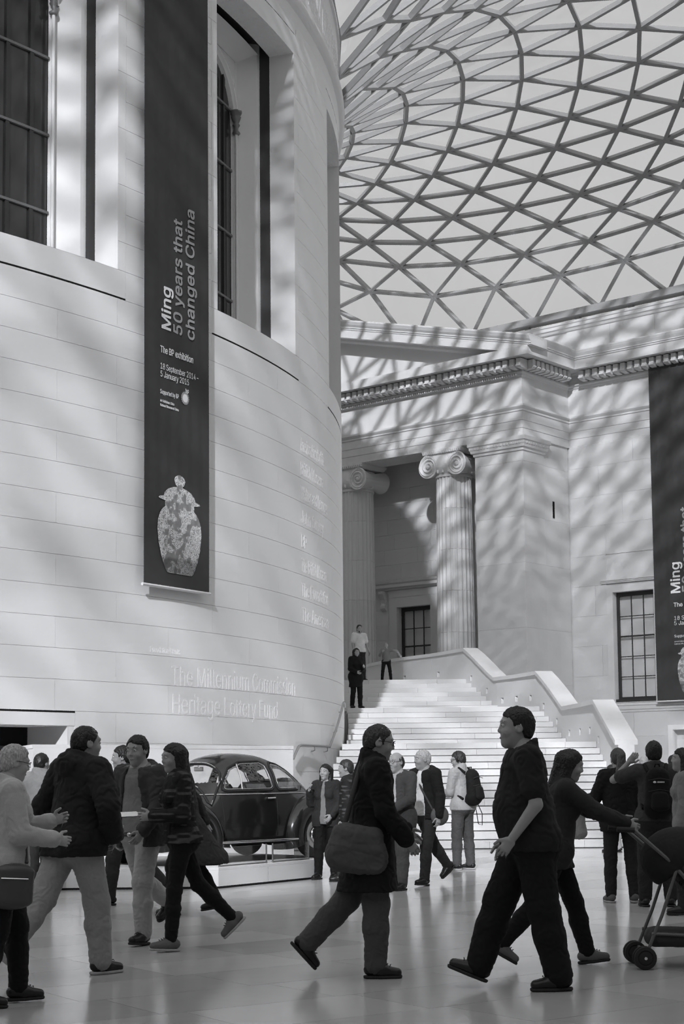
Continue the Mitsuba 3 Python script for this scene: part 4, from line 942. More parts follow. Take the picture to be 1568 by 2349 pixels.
# ---------------------------------------------------------------- people: smooth bodies from joints
def surf_nets(D, lo, h):
    ins = D < 0; nx, ny, nz = D.shape
    C = [(i, j, k) for i in (0, 1) for j in (0, 1) for k in (0, 1)]
    def sl(i, j, k): return (slice(i, nx - 1 + i), slice(j, ny - 1 + j), slice(k, nz - 1 + k))
    cnt = sum(ins[sl(*c)].astype(np.int8) for c in C)
    I, J, K = np.nonzero((cnt > 0) & (cnt < 8))
    if len(I) == 0: return None
    acc = np.zeros((len(I), 3)); num = np.zeros(len(I)); base = np.stack([I, J, K], 1)
    for a in C:
        for ax in range(3):
            if a[ax]: continue
            b = list(a); b[ax] = 1
            da, db = D[I + a[0], J + a[1], K + a[2]], D[I + b[0], J + b[1], K + b[2]]
            m = (da < 0) != (db < 0); t = np.where(m, da / np.where(m, da - db, 1), 0)
            q = np.array(a, float)[None].repeat(len(I), 0); q[:, ax] += t
            acc += q * m[:, None]; num += m
    V = (base + acc / num[:, None]) * h + lo
    idx = np.full(cnt.shape, -1, np.int64); idx[I, J, K] = np.arange(len(I)); F = []
    for ax in range(3):
        s0 = [slice(None)] * 3; s1 = [slice(None)] * 3; s0[ax] = slice(0, -1); s1[ax] = slice(1, None)
        a, b = ins[tuple(s0)], ins[tuple(s1)]; u, v = (ax + 1) % 3, (ax + 2) % 3
        e = np.stack(np.nonzero(a != b), 1); e = e[(e[:, u] > 0) & (e[:, v] > 0) & (e[:, u] < D.shape[u] - 1) & (e[:, v] < D.shape[v] - 1)]
        fl = a[tuple(e.T)]
        def g(du, dv):
            q = e.copy(); q[:, u] -= du; q[:, v] -= dv; return idx[tuple(q.T)]
        q = np.stack([g(1, 1), g(0, 1), g(0, 0), g(1, 0)], 1); q[~fl] = q[~fl][:, ::-1]; F.append(q)
    F = np.vstack(F); F = F[(F >= 0).all(1)]
    return trimesh.Trimesh(V, np.vstack([F[:, [0, 1, 2]], F[:, [0, 2, 3]]]), process=False)
def cone(a, b, ra, rb, k=.03, ax=None, st=1.0): return ('c', np.array(a, float), np.array(b, float), ra, rb, k, ax, st)
def ball(c, r, k=.03, Rm=None): return ('e', np.array(c, float), np.array(np.broadcast_to(r, 3), float), k, Rm)
def sdf_mesh(prims, h, cuts=(), inf=0.0, relax=2):
    los, his = [], []
    for p in prims:
        if p[0] == 'c': m = max(p[3], p[4]) * max(p[7], 1); los.append(np.minimum(p[1], p[2]) - m); his.append(np.maximum(p[1], p[2]) + m)
        elif p[0] == 'e': m = p[2].max(); los.append(p[1] - m); his.append(p[1] + m)
    lo, hi = np.min(los, 0) - inf - 3 * h, np.max(his, 0) + inf + 3 * h
    n = np.ceil((hi - lo) / h).astype(int) + 1
    gx = [lo[i] + h * np.arange(n[i]) for i in range(3)]
    D = np.full(n, 1.0, np.float32)
    for p in prims:
        k = p[5] if p[0] == 'c' else p[3]; mg = abs(k) + inf + 3 * h
        if p[0] == 'c': m = max(p[3], p[4]) * max(p[7], 1) + mg; a, b = np.minimum(p[1], p[2]) - m, np.maximum(p[1], p[2]) + m
        else: m = p[2].max() + mg; a, b = p[1] - m, p[1] + m
        i0 = np.clip(np.floor((a - lo) / h).astype(int), 0, n); i1 = np.clip(np.ceil((b - lo) / h).astype(int) + 1, 0, n)
        s = tuple(slice(i0[q], i1[q]) for q in range(3))
        X = np.stack(np.meshgrid(*[gx[q][s[q]] for q in range(3)], indexing='ij'), -1)
        if p[0] == 'c':
            A, B, ra, rb, k, ax, st = p[1:]; ab = B - A; L = ab @ ab + 1e-12; w = X - A
            t = np.clip(w @ ab / L, 0, 1); q = w - t[..., None] * ab
            if ax is not None:
                al = q @ ax; q = q - al[..., None] * ax * (1 - 1 / st)
            d = np.sqrt((q * q).sum(-1)) - (ra + (rb - ra) * t) - inf
        else:
            c, r, k, Rm = p[1:]; w = X - c
            if Rm is not None: w = w @ Rm
            if k < 0: r2 = r
            else: r2 = r + inf
            q = np.sqrt(((w / r2) ** 2).sum(-1)); d = (q - 1) * r2.min()
        o = D[s]
        if k >= 0:
            hh = np.clip(.5 + .5 * (o - d) / max(k, 1e-6), 0, 1); D[s] = o + (d - o) * hh - k * hh * (1 - hh)
        else:
            kk = -k; d2 = -d; hh = np.clip(.5 - .5 * (o - d2) / kk, 0, 1); D[s] = o + (d2 - o) * hh + kk * hh * (1 - hh)
    if cuts:
        X = np.stack(np.meshgrid(*gx, indexing='ij'), -1)
        for f in cuts: D = np.maximum(D, f(X).astype(np.float32))
    m = surf_nets(D, lo, h)
    if m is not None and relax: trimesh.smoothing.filter_taubin(m, lamb=.5, nu=.52, iterations=relax * 2)
    return m
def folds(m, amp, f=(9, 9, 5), seed=0):
    v = m.vertices; nrm = m.vertex_normals
    w = meshkit.fbm(v * np.array(f) + seed * 3.7, 3, seed) - .5
    r = np.abs(np.sin(6.3 * (w * 3 + v[:, 2] * 2.2))) - .5
    m.vertices = v + nrm * (amp * (w * 1.6 + .55 * r))[:, None]; return m
for nm, v, r in (('cloth_black', .010, .85), ('cloth_ink', .017, .8), ('cloth_dark', .028, .85), ('cloth_charcoal', .05, .85), ('cloth_gray', .11, .85), ('cloth_mid', .2, .85), ('cloth_pale', .36, .85), ('cloth_white', .6, .8), ('denim', .075, .85), ('denim_pale', .27, .85)):
    mat(nm, stone(v, v * .18, 6.0), r, .2, sheen=.3)
def stripes(p, n, uv):
    return mi.Color3f(0.016 + .06 * smoothstep(.55, .75, noise(p.x * 9, p.y * 9, p.z * 42)))
mat('cloth_striped', stripes, .8, .2)
def knit(p, n, uv): return mi.Color3f(0.40 + .05 * dr.sin(p.z * 700) + .06 * (fbm(p.x * 12, p.y * 12, p.z * 12, 3) - .5))
mat('cloth_knit', knit, .9, .2)
def plaid(p, n, uv):
    return mi.Color3f(.1 + .28 * smoothstep(-.2, .2, dr.sin(p.z * 90)) + .22 * smoothstep(-.2, .2, dr.sin((p.x + p.y) * 80)))
mat('cloth_plaid', plaid, .85, .2)
def skin_fn(v): return lambda p, n, uv: mi.Color3f(v + .02 * (fbm(p.x * 25, p.y * 25, p.z * 25, 3) - .5))
mat('skin', skin_fn(.30), .5, .35); mat('skin_pale', skin_fn(.36), .5, .35); mat('skin_tan', skin_fn(.2), .5, .35)
def hair_fn(v): return lambda p, n, uv: mi.Color3f(v * (.6 + .8 * noise(p.x * 160, p.y * 160, p.z * 25)))
for nm, v in (('hair_black', .012), ('hair_brown', .03), ('hair_tail', .07), ('hair_gray', .22), ('hair_white', .36), ('hair_fair', .25)): mat(nm, hair_fn(v), .45, .4)
mat('shoe_black', .012, .35, .4); mat('shoe_gray', .13, .7, .2); mat('sole_white', .4, .6, .2); mat('sole_dark', .03, .7, .2); mat('eye_white', .5, .2, .5); mat('eye_dark', .02, .2, .5); mat('leather', .06, .4, .4); mat('bag_gray', stone(.085, .015, 5), .8, .2); mat('paper', .75, .7, .1)
def unit(v): v = np.array(v, float); return v / (np.linalg.norm(v) + 1e-12)
def rotm(deg, ax):
    return trimesh.transformations.rotation_matrix(math.radians(deg), ax)[:3, :3]

def person(label, xy, face, H=1.75, lean=0, tilt=0, head=(0, 0), L=(0, 0, .02, 0), R=(0, 0, .02, 0), la=(0, 8, 12, 0), ra=(0, 8, 12, 0), curl=(.5, .5), fat=1.0, belly=0.0, woman=False,
           top=None, inner=None, pants=('cloth_dark', .014), shoes='shoe_black', sole='sole_dark', hair=('short', 'hair_brown'), skin='skin', near=True, z0=0.0, glasses=False, extras=None, twist=0, group=None, snap=True):
    s = H / 1.75; h = .010 if near else .014
    Lx = np.array([0, 1.0, 0])
    J = {}; P = np.array([0, 0, .95]); J['pel'] = P
    hw, sw = (.10, .170) if woman else (.095, .192)
    sw *= 1 + (fat - 1) * .5
    RT = rotm(lean, [0, 1, 0]) @ rotm(tilt, [1, 0, 0]) @ rotm(twist, [0, 0, 1])
    def T_(v): return P + RT @ np.array(v, float)
    J['neck'] = T_([-.01, 0, .53]); J['chest'] = T_([.0, 0, .34]); J['head'] = T_([.028, 0, .67])
    HR = RT @ rotm(head[0], [0, 0, 1]) @ rotm(-head[1], [0, 1, 0])
    for nm, sd, lg, ar in (('l', 1, L, la), ('r', -1, R, ra)):
        hip = P + [0, sd * hw, -.03]; a, b = math.radians(lg[0]), math.radians(lg[0] - lg[1]); sp = lg[2]
        kn = hip + .43 * unit([math.sin(a), sd * sp, -math.cos(a)]); an = kn + .42 * unit([math.sin(b), sd * sp * .6, -math.cos(b)])
        J[nm + 'hip'], J[nm + 'knee'], J[nm + 'ank'] = hip, kn, an
        f = math.radians(lg[3]); J[nm + 'toe'] = np.array([math.cos(f), sd * .12, math.sin(f)])
        sh = T_([-.005, sd * sw, .475]); fa, ab = math.radians(ar[0]), math.radians(ar[1]); f2 = fa + math.radians(ar[2])
        u1 = unit([math.sin(fa) * math.cos(ab), sd * math.sin(ab), -math.cos(fa) * math.cos(ab)])
        inw = math.radians(ar[3]); u2 = unit([math.sin(f2) * math.cos(inw), sd * (math.sin(ab) * .4 * (1 if inw <= 0 else 0) - math.sin(inw)), -math.cos(f2) * math.cos(inw)])
        J[nm + 'sh'] = sh; J[nm + 'elb'] = sh + .295 * u1; J[nm + 'wri'] = J[nm + 'elb'] + .255 * u2; J[nm + 'hd'] = u2
    g = fat
    bel = P + RT @ np.array([.03, 0, .12])
    up1 = lambda z: T_([0, 0, z])
    torso = [cone(J['lhip'], J['rhip'], .10 * g, .10 * g, .05), cone(up1(.0), up1(.17), .105 * g, .10 * g, .06, RT[:, 1], 1.28), cone(up1(.2), up1(.40), .108 * g, .112 * (1 + .5 * (g - 1)), .06, RT[:, 1], 1.38),
             cone(J['lsh'] + [0, -.03, 0], J['rsh'] + [0, .03, 0], .062, .062, .06), cone(up1(.44), J['neck'] + RT @ [.0, 0, .03], .075, .058, .05, RT[:, 1], 1.2)]
    if belly: torso.append(ball(T_([.045, 0, .12]), [.11 + belly, .14 + belly * .6, .19], .10, RT))
    if woman: torso += [ball(T_([.085, q * .075, .33]), [.055, .062, .06], .04, RT) for q in (-1, 1)]
    torso += [ball(P + [-.06, q * .075, -.05], .085 * g, .05) for q in (-1, 1)]
    def limbs(nm, full=True):
        return [cone(J[nm + 'sh'], J[nm + 'elb'], .050 * (1 + .6 * (g - 1)), .038, .03), cone(J[nm + 'elb'], J[nm + 'wri'], .039 * (1 + .4 * (g - 1)), .027, .02)]
    legs = []
    for nm in 'lr':
        legs += [cone(J[nm + 'hip'] + [0, 0, .02], J[nm + 'knee'], .084 * g, .050, .03), cone(J[nm + 'knee'], J[nm + 'knee'] * .6 + J[nm + 'ank'] * .4 + [-.006, 0, 0], .048, .047, .02), cone(J[nm + 'knee'] * .6 + J[nm + 'ank'] * .4 + [-.006, 0, 0], J[nm + 'ank'], .047, .034, .02)]
    # head
    c = J['head']; hs = .98 if woman else 1.03
    def Hd(v): return c + HR @ (np.array(v, float) * hs)
    hd = [ball(Hd([-.008, 0, .025]), np.array([.098, .077, .100]) * hs, .02, HR), ball(Hd([.022, 0, -.045]), np.array([.070, .058, .078]) * hs, .03, HR), ball(Hd([.062, 0, -.098]), .024, .03),
          cone(Hd([-.02, 0, -.05]), J['neck'] + RT @ [.01, 0, -.02], .053, .062, .03), cone(Hd([.086, 0, .018]), Hd([.102, 0, -.020]), .008, .0115, .014), ball(Hd([.093, .012, -.024]), .009, .008), ball(Hd([.093, -.012, -.024]), .009, .008),
          cone(Hd([.078, -.036, .034]), Hd([.078, .036, .034]), .014, .014, .015), ball(Hd([.062, .036, -.03]), .026, .02), ball(Hd([.062, -.036, -.03]), .026, .02)]
    for q in (-1, 1): hd.append(ball(Hd([.097, q * .032, .012]), .013, -.012))
    hd += [cone(Hd([.086, -.017, -.060]), Hd([.086, .017, -.060]), .0065, .0065, .006), cone(Hd([.083, -.015, -.070]), Hd([.083, .015, -.070]), .007, .007, .006), cone(Hd([-.55 * .01, 0, 0]), Hd([-.006, 0, .001]), .01, .01, .01)]
    for q in (-1, 1): hd.append(ball(Hd([-.008, q * .078, -.004]), np.array([.026, .010, .031]), .006, HR)); hd.append(ball(Hd([-.004, q * .087, .002]), np.array([.012, .006, .016]), -.004, HR))
    headm = sdf_mesh(hd, .0055 if near else .009, relax=1)
    hands = []
    for i, nm in enumerate('lr'):
        d = J[nm + 'hd']; side = 1 if nm == 'l' else -1
        pn = unit(np.cross(d, [0, 0, 1]) if abs(d[2]) < .85 else np.array([0, -side, 0])); pn = pn - d * (pn @ d); pn = unit(pn)
        if pn @ np.array([.2, -side, -.2]) < 0: pn = -pn                # palm faces inwards
        wd = unit(np.cross(pn, d)); w = J[nm + 'wri']; cl = curl[i]
        if wd[0] < 0 and abs(d[2]) > .6 or (abs(d[2]) <= .6 and wd[2] < 0): wd = -wd    # towards the thumb
        pr = [cone(w - d * .03, w + d * .01, .026, .024, .01), cone(w + d * .02, w + d * .078, .017, .017, .015, wd, 2.1)]
        for f, (o, ln, rr) in enumerate(((.030, .076, .0085), (.010, .085, .0088), (-.010, .079, .0085), (-.029, .062, .0076))):
            a = w + d * (.088 - .004 * abs(f - 1)) + wd * o; dd = d.copy(); ang = 12 + cl * 38 + f * 4
            for q, fr in enumerate((.46, .30, .24)):
                ra_ = math.radians(ang * (1 if q else .7)); dd = unit(dd * math.cos(ra_) + pn * math.sin(ra_) if q == 0 else (lambda e: e)(dd * math.cos(ra_) + unit(pn - dd * (pn @ dd)) * math.sin(ra_)))
                b = a + dd * ln * fr; pr.append(cone(a, b, rr * (1 - .08 * q), rr * (.94 - .08 * q), .004)); a = b
        a = w + d * .025 + wd * .024; t1 = unit(d * .6 + wd * .75 + pn * .25); b = a + t1 * .042; t2 = unit(d * .85 + wd * .25 + pn * (.3 + .3 * cl)); pr += [cone(a, b, .014, .0105, .012), cone(b, b + t2 * .048, .0105, .0085, .004)]
        hands.append(sdf_mesh(pr, .0042 if near else .0065, relax=1)); J[nm + 'palm'] = w + d * .075 + pn * .02
    bodyp = torso + legs + limbs('l') + limbs('r') + [cone(J['neck'] + RT @ [.005, 0, 0], Hd([-.02, 0, -.05]), .055, .052, .03)]
    bodym = sdf_mesh(bodyp, h)
    try:
        mans = []
        for m in [bodym, headm] + hands:
            mans.append(m3.Manifold(m3.Mesh(np.array(m.vertices, np.float32), np.array(m.faces, np.uint32))))
        u = mans[0] + mans[1] + mans[2] + mans[3]
        mm = u.to_mesh()
        if len(mm.tri_verts) < 100: raise ValueError
        skinm = trimesh.Trimesh(mm.vert_properties[:, :3], mm.tri_verts, process=False)
    except Exception:
        skinm = cat([bodym, headm] + hands)
    # shoes first, to find the ground
    shoes_m, soles_m = [], []
    for nm in 'lr':
        t = unit(J[nm + 'toe']); a = J[nm + 'ank']; u = unit(np.array([-t[2] * t[0], 0, 0]) + [0, 0, 1.0]); u = unit(u - t * (u @ t)); sd = np.cross(u, t)
        def Fp(x, y, z): return a + t * x + sd * y + u * z
        up_ = [cone(Fp(-.045, 0, -.03), Fp(.04, 0, -.035), .040, .046, .03), cone(Fp(.04, 0, -.038), Fp(.15, .0, -.052), .043, .032, .03, sd, 1.2), cone(Fp(-.01, 0, -.02), Fp(-.008, 0, .03), .040, .040, .02)]
        m = sdf_mesh(up_, .008 if near else .012, cuts=[lambda X, a=a, u=u: -((X - a) @ u + .074)]); shoes_m.append(m)
        so = [cone(Fp(-.045, 0, -.074), Fp(.04, 0, -.074), .042, .046, .02), cone(Fp(.04, 0, -.074), Fp(.152, 0, -.074), .046, .034, .02, sd, 1.12)]
        soles_m.append(sdf_mesh(so, .008 if near else .012, cuts=[lambda X, a=a, u=u: np.abs((X - a) @ u + .080) - .011]))
    zmin = min(m.vertices[:, 2].min() for m in soles_m)
    Rz = rotm(face, [0, 0, 1])
    def W(v): v = np.atleast_2d(np.array(v, float)); return ((v - [0, 0, zmin]) * s) @ Rz.T + [xy[0], xy[1], z0]
    def w1(v): return W(v)[0]
    key = thing('person', label, 'person', group)
    def add(name, m, mt, sm=60, par=None):
        if m is None or len(m.faces) == 0: return None
        m = m.copy(); m.vertices = W(m.vertices); return put(name, m, mt, sm, par or key)
    add('body', skinm, skin, True)
    sd_ = int(abs(xy[0] * 13 + xy[1] * 7)) % 50
    # trousers
    if pants:
        pm, pi = pants[0], pants[1]; fl = pants[2] if len(pants) > 2 else 1.0; lp = [cone(J['lhip'], J['rhip'], .10 * g, .10 * g, .05), cone(up1(.0), up1(.07), .108 * g, .104 * g, .05, RT[:, 1], 1.26)] + [ball(P + [-.06, q * .075, -.05], .087 * g, .05) for q in (-1, 1)]
        if belly: lp.append(ball(T_([.06, 0, .06]), [.09 + belly * .7, .12 + belly * .5, .1], .06, RT))
        for nm in 'lr':
            k1 = J[nm + 'knee']; ak = J[nm + 'ank'] + (J[nm + 'knee'] - J[nm + 'ank']) * .02
            lp += [cone(J[nm + 'hip'] + [0, 0, .02], k1, .090 * g, .062 * fl, .04), cone(k1, k1 * .6 + ak * .4, max(.058, .060 * fl), max(.056, .058 * fl), .03), cone(k1 * .6 + ak * .4, ak, max(.056, .058 * fl), .050 * fl, .03)]
        m = sdf_mesh(lp, h, inf=pi)
        add('trousers', folds(m, .010, (10, 10, 7), sd_), pm)
    def garment(spec, name, seed):
        mt, inf, sleeve, hem = spec[:4]; opt = spec[4] if len(spec) > 4 else {}
        tp = [t for t in torso]
        if not opt.get('nohips'): pass
        if hem < -.18:
            fr = opt.get('flare', .0); tp += [cone(P + [0, 0, 0], P + [-.02 - opt.get('trail', 0), 0, hem], .125 * g, .135 * g + fr, .06, Lx, 1.3)]
        elif hem < -.02: tp += [cone(up1(-.08), up1(.1), .118 * g, .112 * g, .05, RT[:, 1], 1.28)]
        if hem < -.05:
            for nm, q in (('l', 1), ('r', -1)):
                tp += [cone(J[nm + 'hip'] + [0, 0, .02], J[nm + 'hip'] + (J[nm + 'knee'] - J[nm + 'hip']) * .35 * (1 if hem > -.18 else .6), .100 * g, .098 * g, .05), ball(P + [-.055, q * .075, -.05], .096 * g, .05)]
        for nm in 'lr':
            e = J[nm + 'elb']
            if sleeve == 'long': tp += [cone(J[nm + 'sh'], e, .056 * (1 + .6 * (g - 1)), .046, .03), cone(e, J[nm + 'elb'] * .06 + J[nm + 'wri'] * .94, .047, .036, .02)]
            elif sleeve == 'short': tp += [cone(J[nm + 'sh'], J[nm + 'sh'] * .35 + e * .65, .058 * (1 + .6 * (g - 1)), .058, .03)]
        cuts = [lambda X: (P[2] + hem) - X[..., 2]]
        nb = J['neck'] + RT @ np.array([0, 0, .025]); nz = RT @ np.array([.35, 0, 1.0]); nz = nz / np.linalg.norm(nz)
        cuts.append(lambda X: (X - nb) @ nz - opt.get('collar', .0) * .055)
        if opt.get('open'):
            wdt = opt['open']; fx, fl_ = RT[:, 0], RT[:, 1]
            cuts.append(lambda X: np.minimum((X - P) @ fx - .01, wdt * (.35 + .65 * np.clip(((P[2] + .60) - X[..., 2]) / .6, 0, 1) if opt.get('vee') is None else np.clip((X[..., 2] - P[2] - .12) / .42, 0, 1)) - np.abs((X - P) @ fl_)))
        if opt.get('collar', 0): tp.append(cone(J['neck'] + RT @ [-.01, 0, -.02], J['neck'] + RT @ [-.005, 0, .05], .066, .066, .02))
        if opt.get('hood'): tp.append(ball(J['neck'] + RT @ [-.09, 0, -.03], [.06, .10, .07], .03, RT))
        m = sdf_mesh(tp, h, cuts, inf=inf)
        if opt.get('open'):
            # hollow the coat so that the opening is a gap, not a solid
            pass
        return add(name, folds(m, opt.get('fold', .010), (8, 8, 6), seed), mt)
    tk = None
    if inner: garment(inner, 'shirt', sd_ + 3)
    if top: tk = garment(top, top[4].get('name', 'jacket') if len(top) > 4 else 'shirt', sd_ + 1)
    for i in range(2):
        sk = add('shoe', shoes_m[i], shoes, True); add('sole', soles_m[i], sole, 40, sk)
        if near:
            nm = 'lr'[i]; t = unit(J[nm + 'toe']); a = J[nm + 'ank']; u = unit(np.array([0, 0, 1.0]) - t * t[2]); sd = np.cross(u, t)
            add('lace', cat([tube([a + t * (.06 + .02 * q) + sd * .02 + u * (.012 - .008 * q), a + t * (.065 + .02 * q) + u * (.02 - .008 * q), a + t * (.06 + .02 * q) - sd * .02 + u * (.012 - .008 * q)], .003, 4) for q in range(3)]), 'sole_dark' if shoes != 'shoe_black' else 'cloth_charcoal', True, sk)
    # hair
    ht, hm = hair[:2]
    hp = [ball(Hd([-.012, 0, .030]), np.array([.106, .085, .104]) * hs, .02, HR)]
    def hc(n, o): 
        n = unit(n); return lambda X: ((X - c) @ HR / hs) @ n - o
    def line(zs, xs):
        def f(X):
            q = (X - c) @ HR / hs
            return (q[..., 0] - np.interp(q[..., 2] + .010 * np.sin(q[..., 1] * 60), zs, xs)) * .75
        return f
    SHORT = ([-.2, -.085, -.07, -.03, -.012, .0, .03, .05, .062, .078, .09, .2], [-.2, -.09, -.055, -.03, .012, .026, .030, .044, .062, .076, .088, .12]); LONG = ([-.4, -.06, .0, .03, .055, .08, .2], [.012, .012, .022, .036, .058, .082, .13])
    cuts = [line(*SHORT)]
    if ht == 'short': hp.append(ball(Hd([-.05, 0, -.02]), np.array([.058, .07, .07]), .03, HR)); pass
    elif ht == 'crop': hp = [ball(Hd([-.012, 0, .027]), np.array([.102, .081, .101]) * hs, .02, HR), ball(Hd([-.05, 0, -.02]), np.array([.052, .066, .07]), .03, HR)]
    elif ht == 'balding': hp = [ball(Hd([-.016, 0, .012]), np.array([.100, .082, .096]) * hs, .02, HR), ball(Hd([-.05, 0, -.02]), np.array([.052, .066, .07]), .03, HR)]; cuts = [line(*SHORT), hc([1, 0, .0], .02), hc([.35, 0, 1], .078)]
    elif ht == 'bob': hp += [cone(Hd([-.045, q * .06, .03]), Hd([-.03, q * .075, -.15]), .055, .04, .03) for q in (-1, 1)] + [cone(Hd([-.07, 0, .03]), Hd([-.075, 0, -.15]), .06, .055, .04)]; cuts = [line(*LONG)]
    elif ht == 'long': hp += [cone(Hd([-.04, q * .06, .03]), Hd([-.03, q * .082, -.22]), .055, .035, .03) for q in (-1, 1)] + [cone(Hd([-.07, 0, .03]), Hd([-.10, 0, -.27]), .065, .05, .04)]; cuts = [line(*LONG)]
    elif ht == 'ponytail': hp += [cone(Hd([-.10, 0, .06]), Hd([-.145, 0, .03]), .035, .035, .02), cone(Hd([-.14, 0, .04]), Hd([-.16, .02, -.16]), .042, .062, .02), cone(Hd([-.16, .02, -.16]), Hd([-.15, -.01, -.44]), .062, .022, .02), ball(Hd([-.05, 0, -.02]), np.array([.055, .066, .06]), .03, HR)]
    if ht != 'none':
        m = sdf_mesh(hp, .006 if near else .009, cuts, relax=1)
        if m is not None: add('hair', folds(m, .009, (50, 50, 16), sd_), hm, True)
    # eyes, brows
    if near or True:
        for q in (-1, 1):
            e = trimesh.creation.icosphere(2, .0125); e.apply_translation(Hd([.0815, q * .032, .012])); ek = add('eye', e, 'eye_white', True)
            e = trimesh.creation.icosphere(1, .0062); e.apply_translation(Hd([.0895, q * .032, .011])); add('iris', e, 'eye_dark', True, ek)
            add('eyebrow', tube([Hd([.091, q * .018, .034]), Hd([.089, q * .034, .040]), Hd([.076, q * .050, .034])], [.004, .0045, .003], 5), hm if ht != 'none' else 'hair_brown', True)
        add('lips', tube([Hd([.086, -.022, -.065]), Hd([.0945, -.008, -.0625]), Hd([.0955, 0, -.064]), Hd([.0945, .008, -.0625]), Hd([.086, .022, -.065])], [.002, .0042, .0045, .0042, .002], 6), 'skin_tan' if skin != 'skin_tan' else 'leather', True)
    if glasses:
        fr = []
        for q in (-1, 1):
            fr.append(tube([Hd([.108 - .012 * abs(math.cos(t)), q * .034 + .024 * math.cos(t), .010 + .018 * math.sin(t)]) for t in np.linspace(0, 2 * np.pi, 17)[:-1]], .0022, 4, True)); fr.append(tube([Hd([.095, q * .058, .014]), Hd([.04, q * .082, .016]), Hd([-.01, q * .086, .012])], .0022, 4))
        fr.append(tube([Hd([.108, -.01, .013]), Hd([.112, 0, .016]), Hd([.108, .01, .013])], .0022, 4)); add('spectacles', cat(fr), 'eye_dark', True)
    J.update(W=W, w1=w1, RT=RT, T=T_, Hd=Hd, key=key, add=add, s=s, up1=up1, g=g)
    if extras: extras(J)
    return J

# ---- things that people carry: each is a thing of its own, in the person's own coordinates
def carried(J, name, label, cat_, pieces):
    k = thing(name, label, cat_)
    for nm, m, mt, sm in pieces:
        m = m.copy(); m.vertices = J['W'](m.vertices); put(nm, m, mt, sm, k)
    return k
def backpack(label, mt, logo=False):
    def f(J):
        T_ = J['T']; RT = J['RT']
        b = sdf_mesh([cone(T_([-.24, 0, .12]), T_([-.22, 0, .38]), .10, .085, .05, RT[:, 1], 1.5), ball(T_([-.21, 0, .45]), [.08, .11, .07], .05, RT), ball(T_([-.20, 0, .06]), [.10, .15, .09], .05, RT)], .011)
        pocket = sdf_mesh([cone(T_([-.335, 0, .10]), T_([-.32, 0, .22]), .05, .045, .03, RT[:, 1], 2.0)], .011)
        pcs = [('pack', folds(b, .006, (14, 14, 14)), mt, 60), ('pocket', pocket, mt, 60)]
        for q in (-1, 1): pcs.append(('strap', tube([T_([-.15, q * .09, .47]), T_([-.06, q * .115, .545]), T_([.06, q * .12, .50]), T_([.13, q * .125, .38]), T_([.08, q * .16, .2]), T_([-.13, q * .15, .08])], .019, 8), mt, True))
        pcs.append(('grab_handle', tube([T_([-.17, .03, .50]), T_([-.19, .02, .55]), T_([-.19, -.02, .55]), T_([-.17, -.03, .50])], .008, 6), mt, True))
        for q in (-1, 1): pcs.append(('zip', tube([T_([-.30 - .02 * (q > 0), -.12, .26 + .12 * (q > 0)]), T_([-.325 + .0 * q, 0, .28 + .12 * (q > 0)]), T_([-.30 - .02 * (q > 0), .12, .26 + .12 * (q > 0)])], .004, 4), 'cloth_charcoal', True))
        if logo:
            for q in range(6): pcs.append(('logo_mark', box(-.002, .002, -.004, .004, -.008, .008).apply_transform(np.block([[RT, np.array(T_([-.325, .02 - .013 * q, .36])).reshape(3, 1)], [np.zeros((1, 3)), np.ones((1, 1))]])), 'print_white', False))
            pcs.append(('badge', sdf_mesh([ball(T_([-.325, .052, .36]), [.008, .018, .012], .004, RT)], .004), 'print_white', True))
        carried(J, 'backpack', label, 'backpack', pcs)
    return f
def at(px, Y): return ((px - 784) / 3700 * Y, Y)
def strap(J, a, b, mid, r=.016): return tube([a, mid, b], r, 8)
# far left: older woman in a pale knit
def ex_A(J):
    T_ = J['T']; RT = J['RT']
    m = sdf_mesh([cone(T_([.02, -.235, -.24]), T_([.04, -.245, -.06]), .07, .06, .04, RT[:, 0], 2.2)], .011)
    carried(J, 'shoulder_bag', 'black shoulder bag at the hip of the white-haired woman at the left edge', 'bag', [('pouch', m, 'leather', 60), ('strap', tube([T_([-.1, -.15, .05]), T_([-.1, .0, .5]), T_([.0, .13, .53]), T_([.12, .02, .3]), T_([.12, -.20, .0])], .012, 6), 'leather', True), ('buckle', tube([T_([-.06, -.305, -.10]), T_([.12, -.305, -.10])], .006, 6), 'chrome', True)])
person('white-haired person in a pale knitted sweater, cut by the left edge', at(12, 10.55), 20, 1.66, 3, head=(5, -10), L=(14, 12, .02, 0), R=(-8, 6, .02, -5), la=(20, 12, 85, 25), ra=(10, 10, 70, 15), woman=True, fat=1.12,
       top=('cloth_knit', .022, 'long', -.10, {'name': 'sweater', 'collar': .4}), pants=('cloth_black', .016), hair=('short', 'hair_white'), skin='skin_pale', glasses=True, extras=ex_A)
# man in the dark hooded jacket striding right
person('man in a black hooded jacket and pale trousers striding away to the right', at(172, 12.1), 48, 1.84, 6, head=(-14, 3), L=(-27, 14, .03, -38), R=(15, 10, .02, 0), la=(-14, 30, 42, 22), ra=(-8, 30, 40, 22), fat=1.08,
       top=('cloth_ink', .036, 'long', -.12, {'name': 'jacket', 'hood': True, 'collar': .6, 'fold': .016}), pants=('denim_pale', .022, 1.15), hair=('crop', 'hair_black'), sole='sole_white')
person('man with dark hair and a pale coat standing far behind the black-jacketed man', at(92, 20.5), 60, 1.73, 0, la=(5, 8, 20, 0), ra=(5, 8, 20, 0), top=('cloth_mid', .03, 'long', -.22, {'name': 'coat', 'collar': .8}), pants=('denim', .016), hair=('short', 'hair_black'), shoes='shoe_gray', near=False)
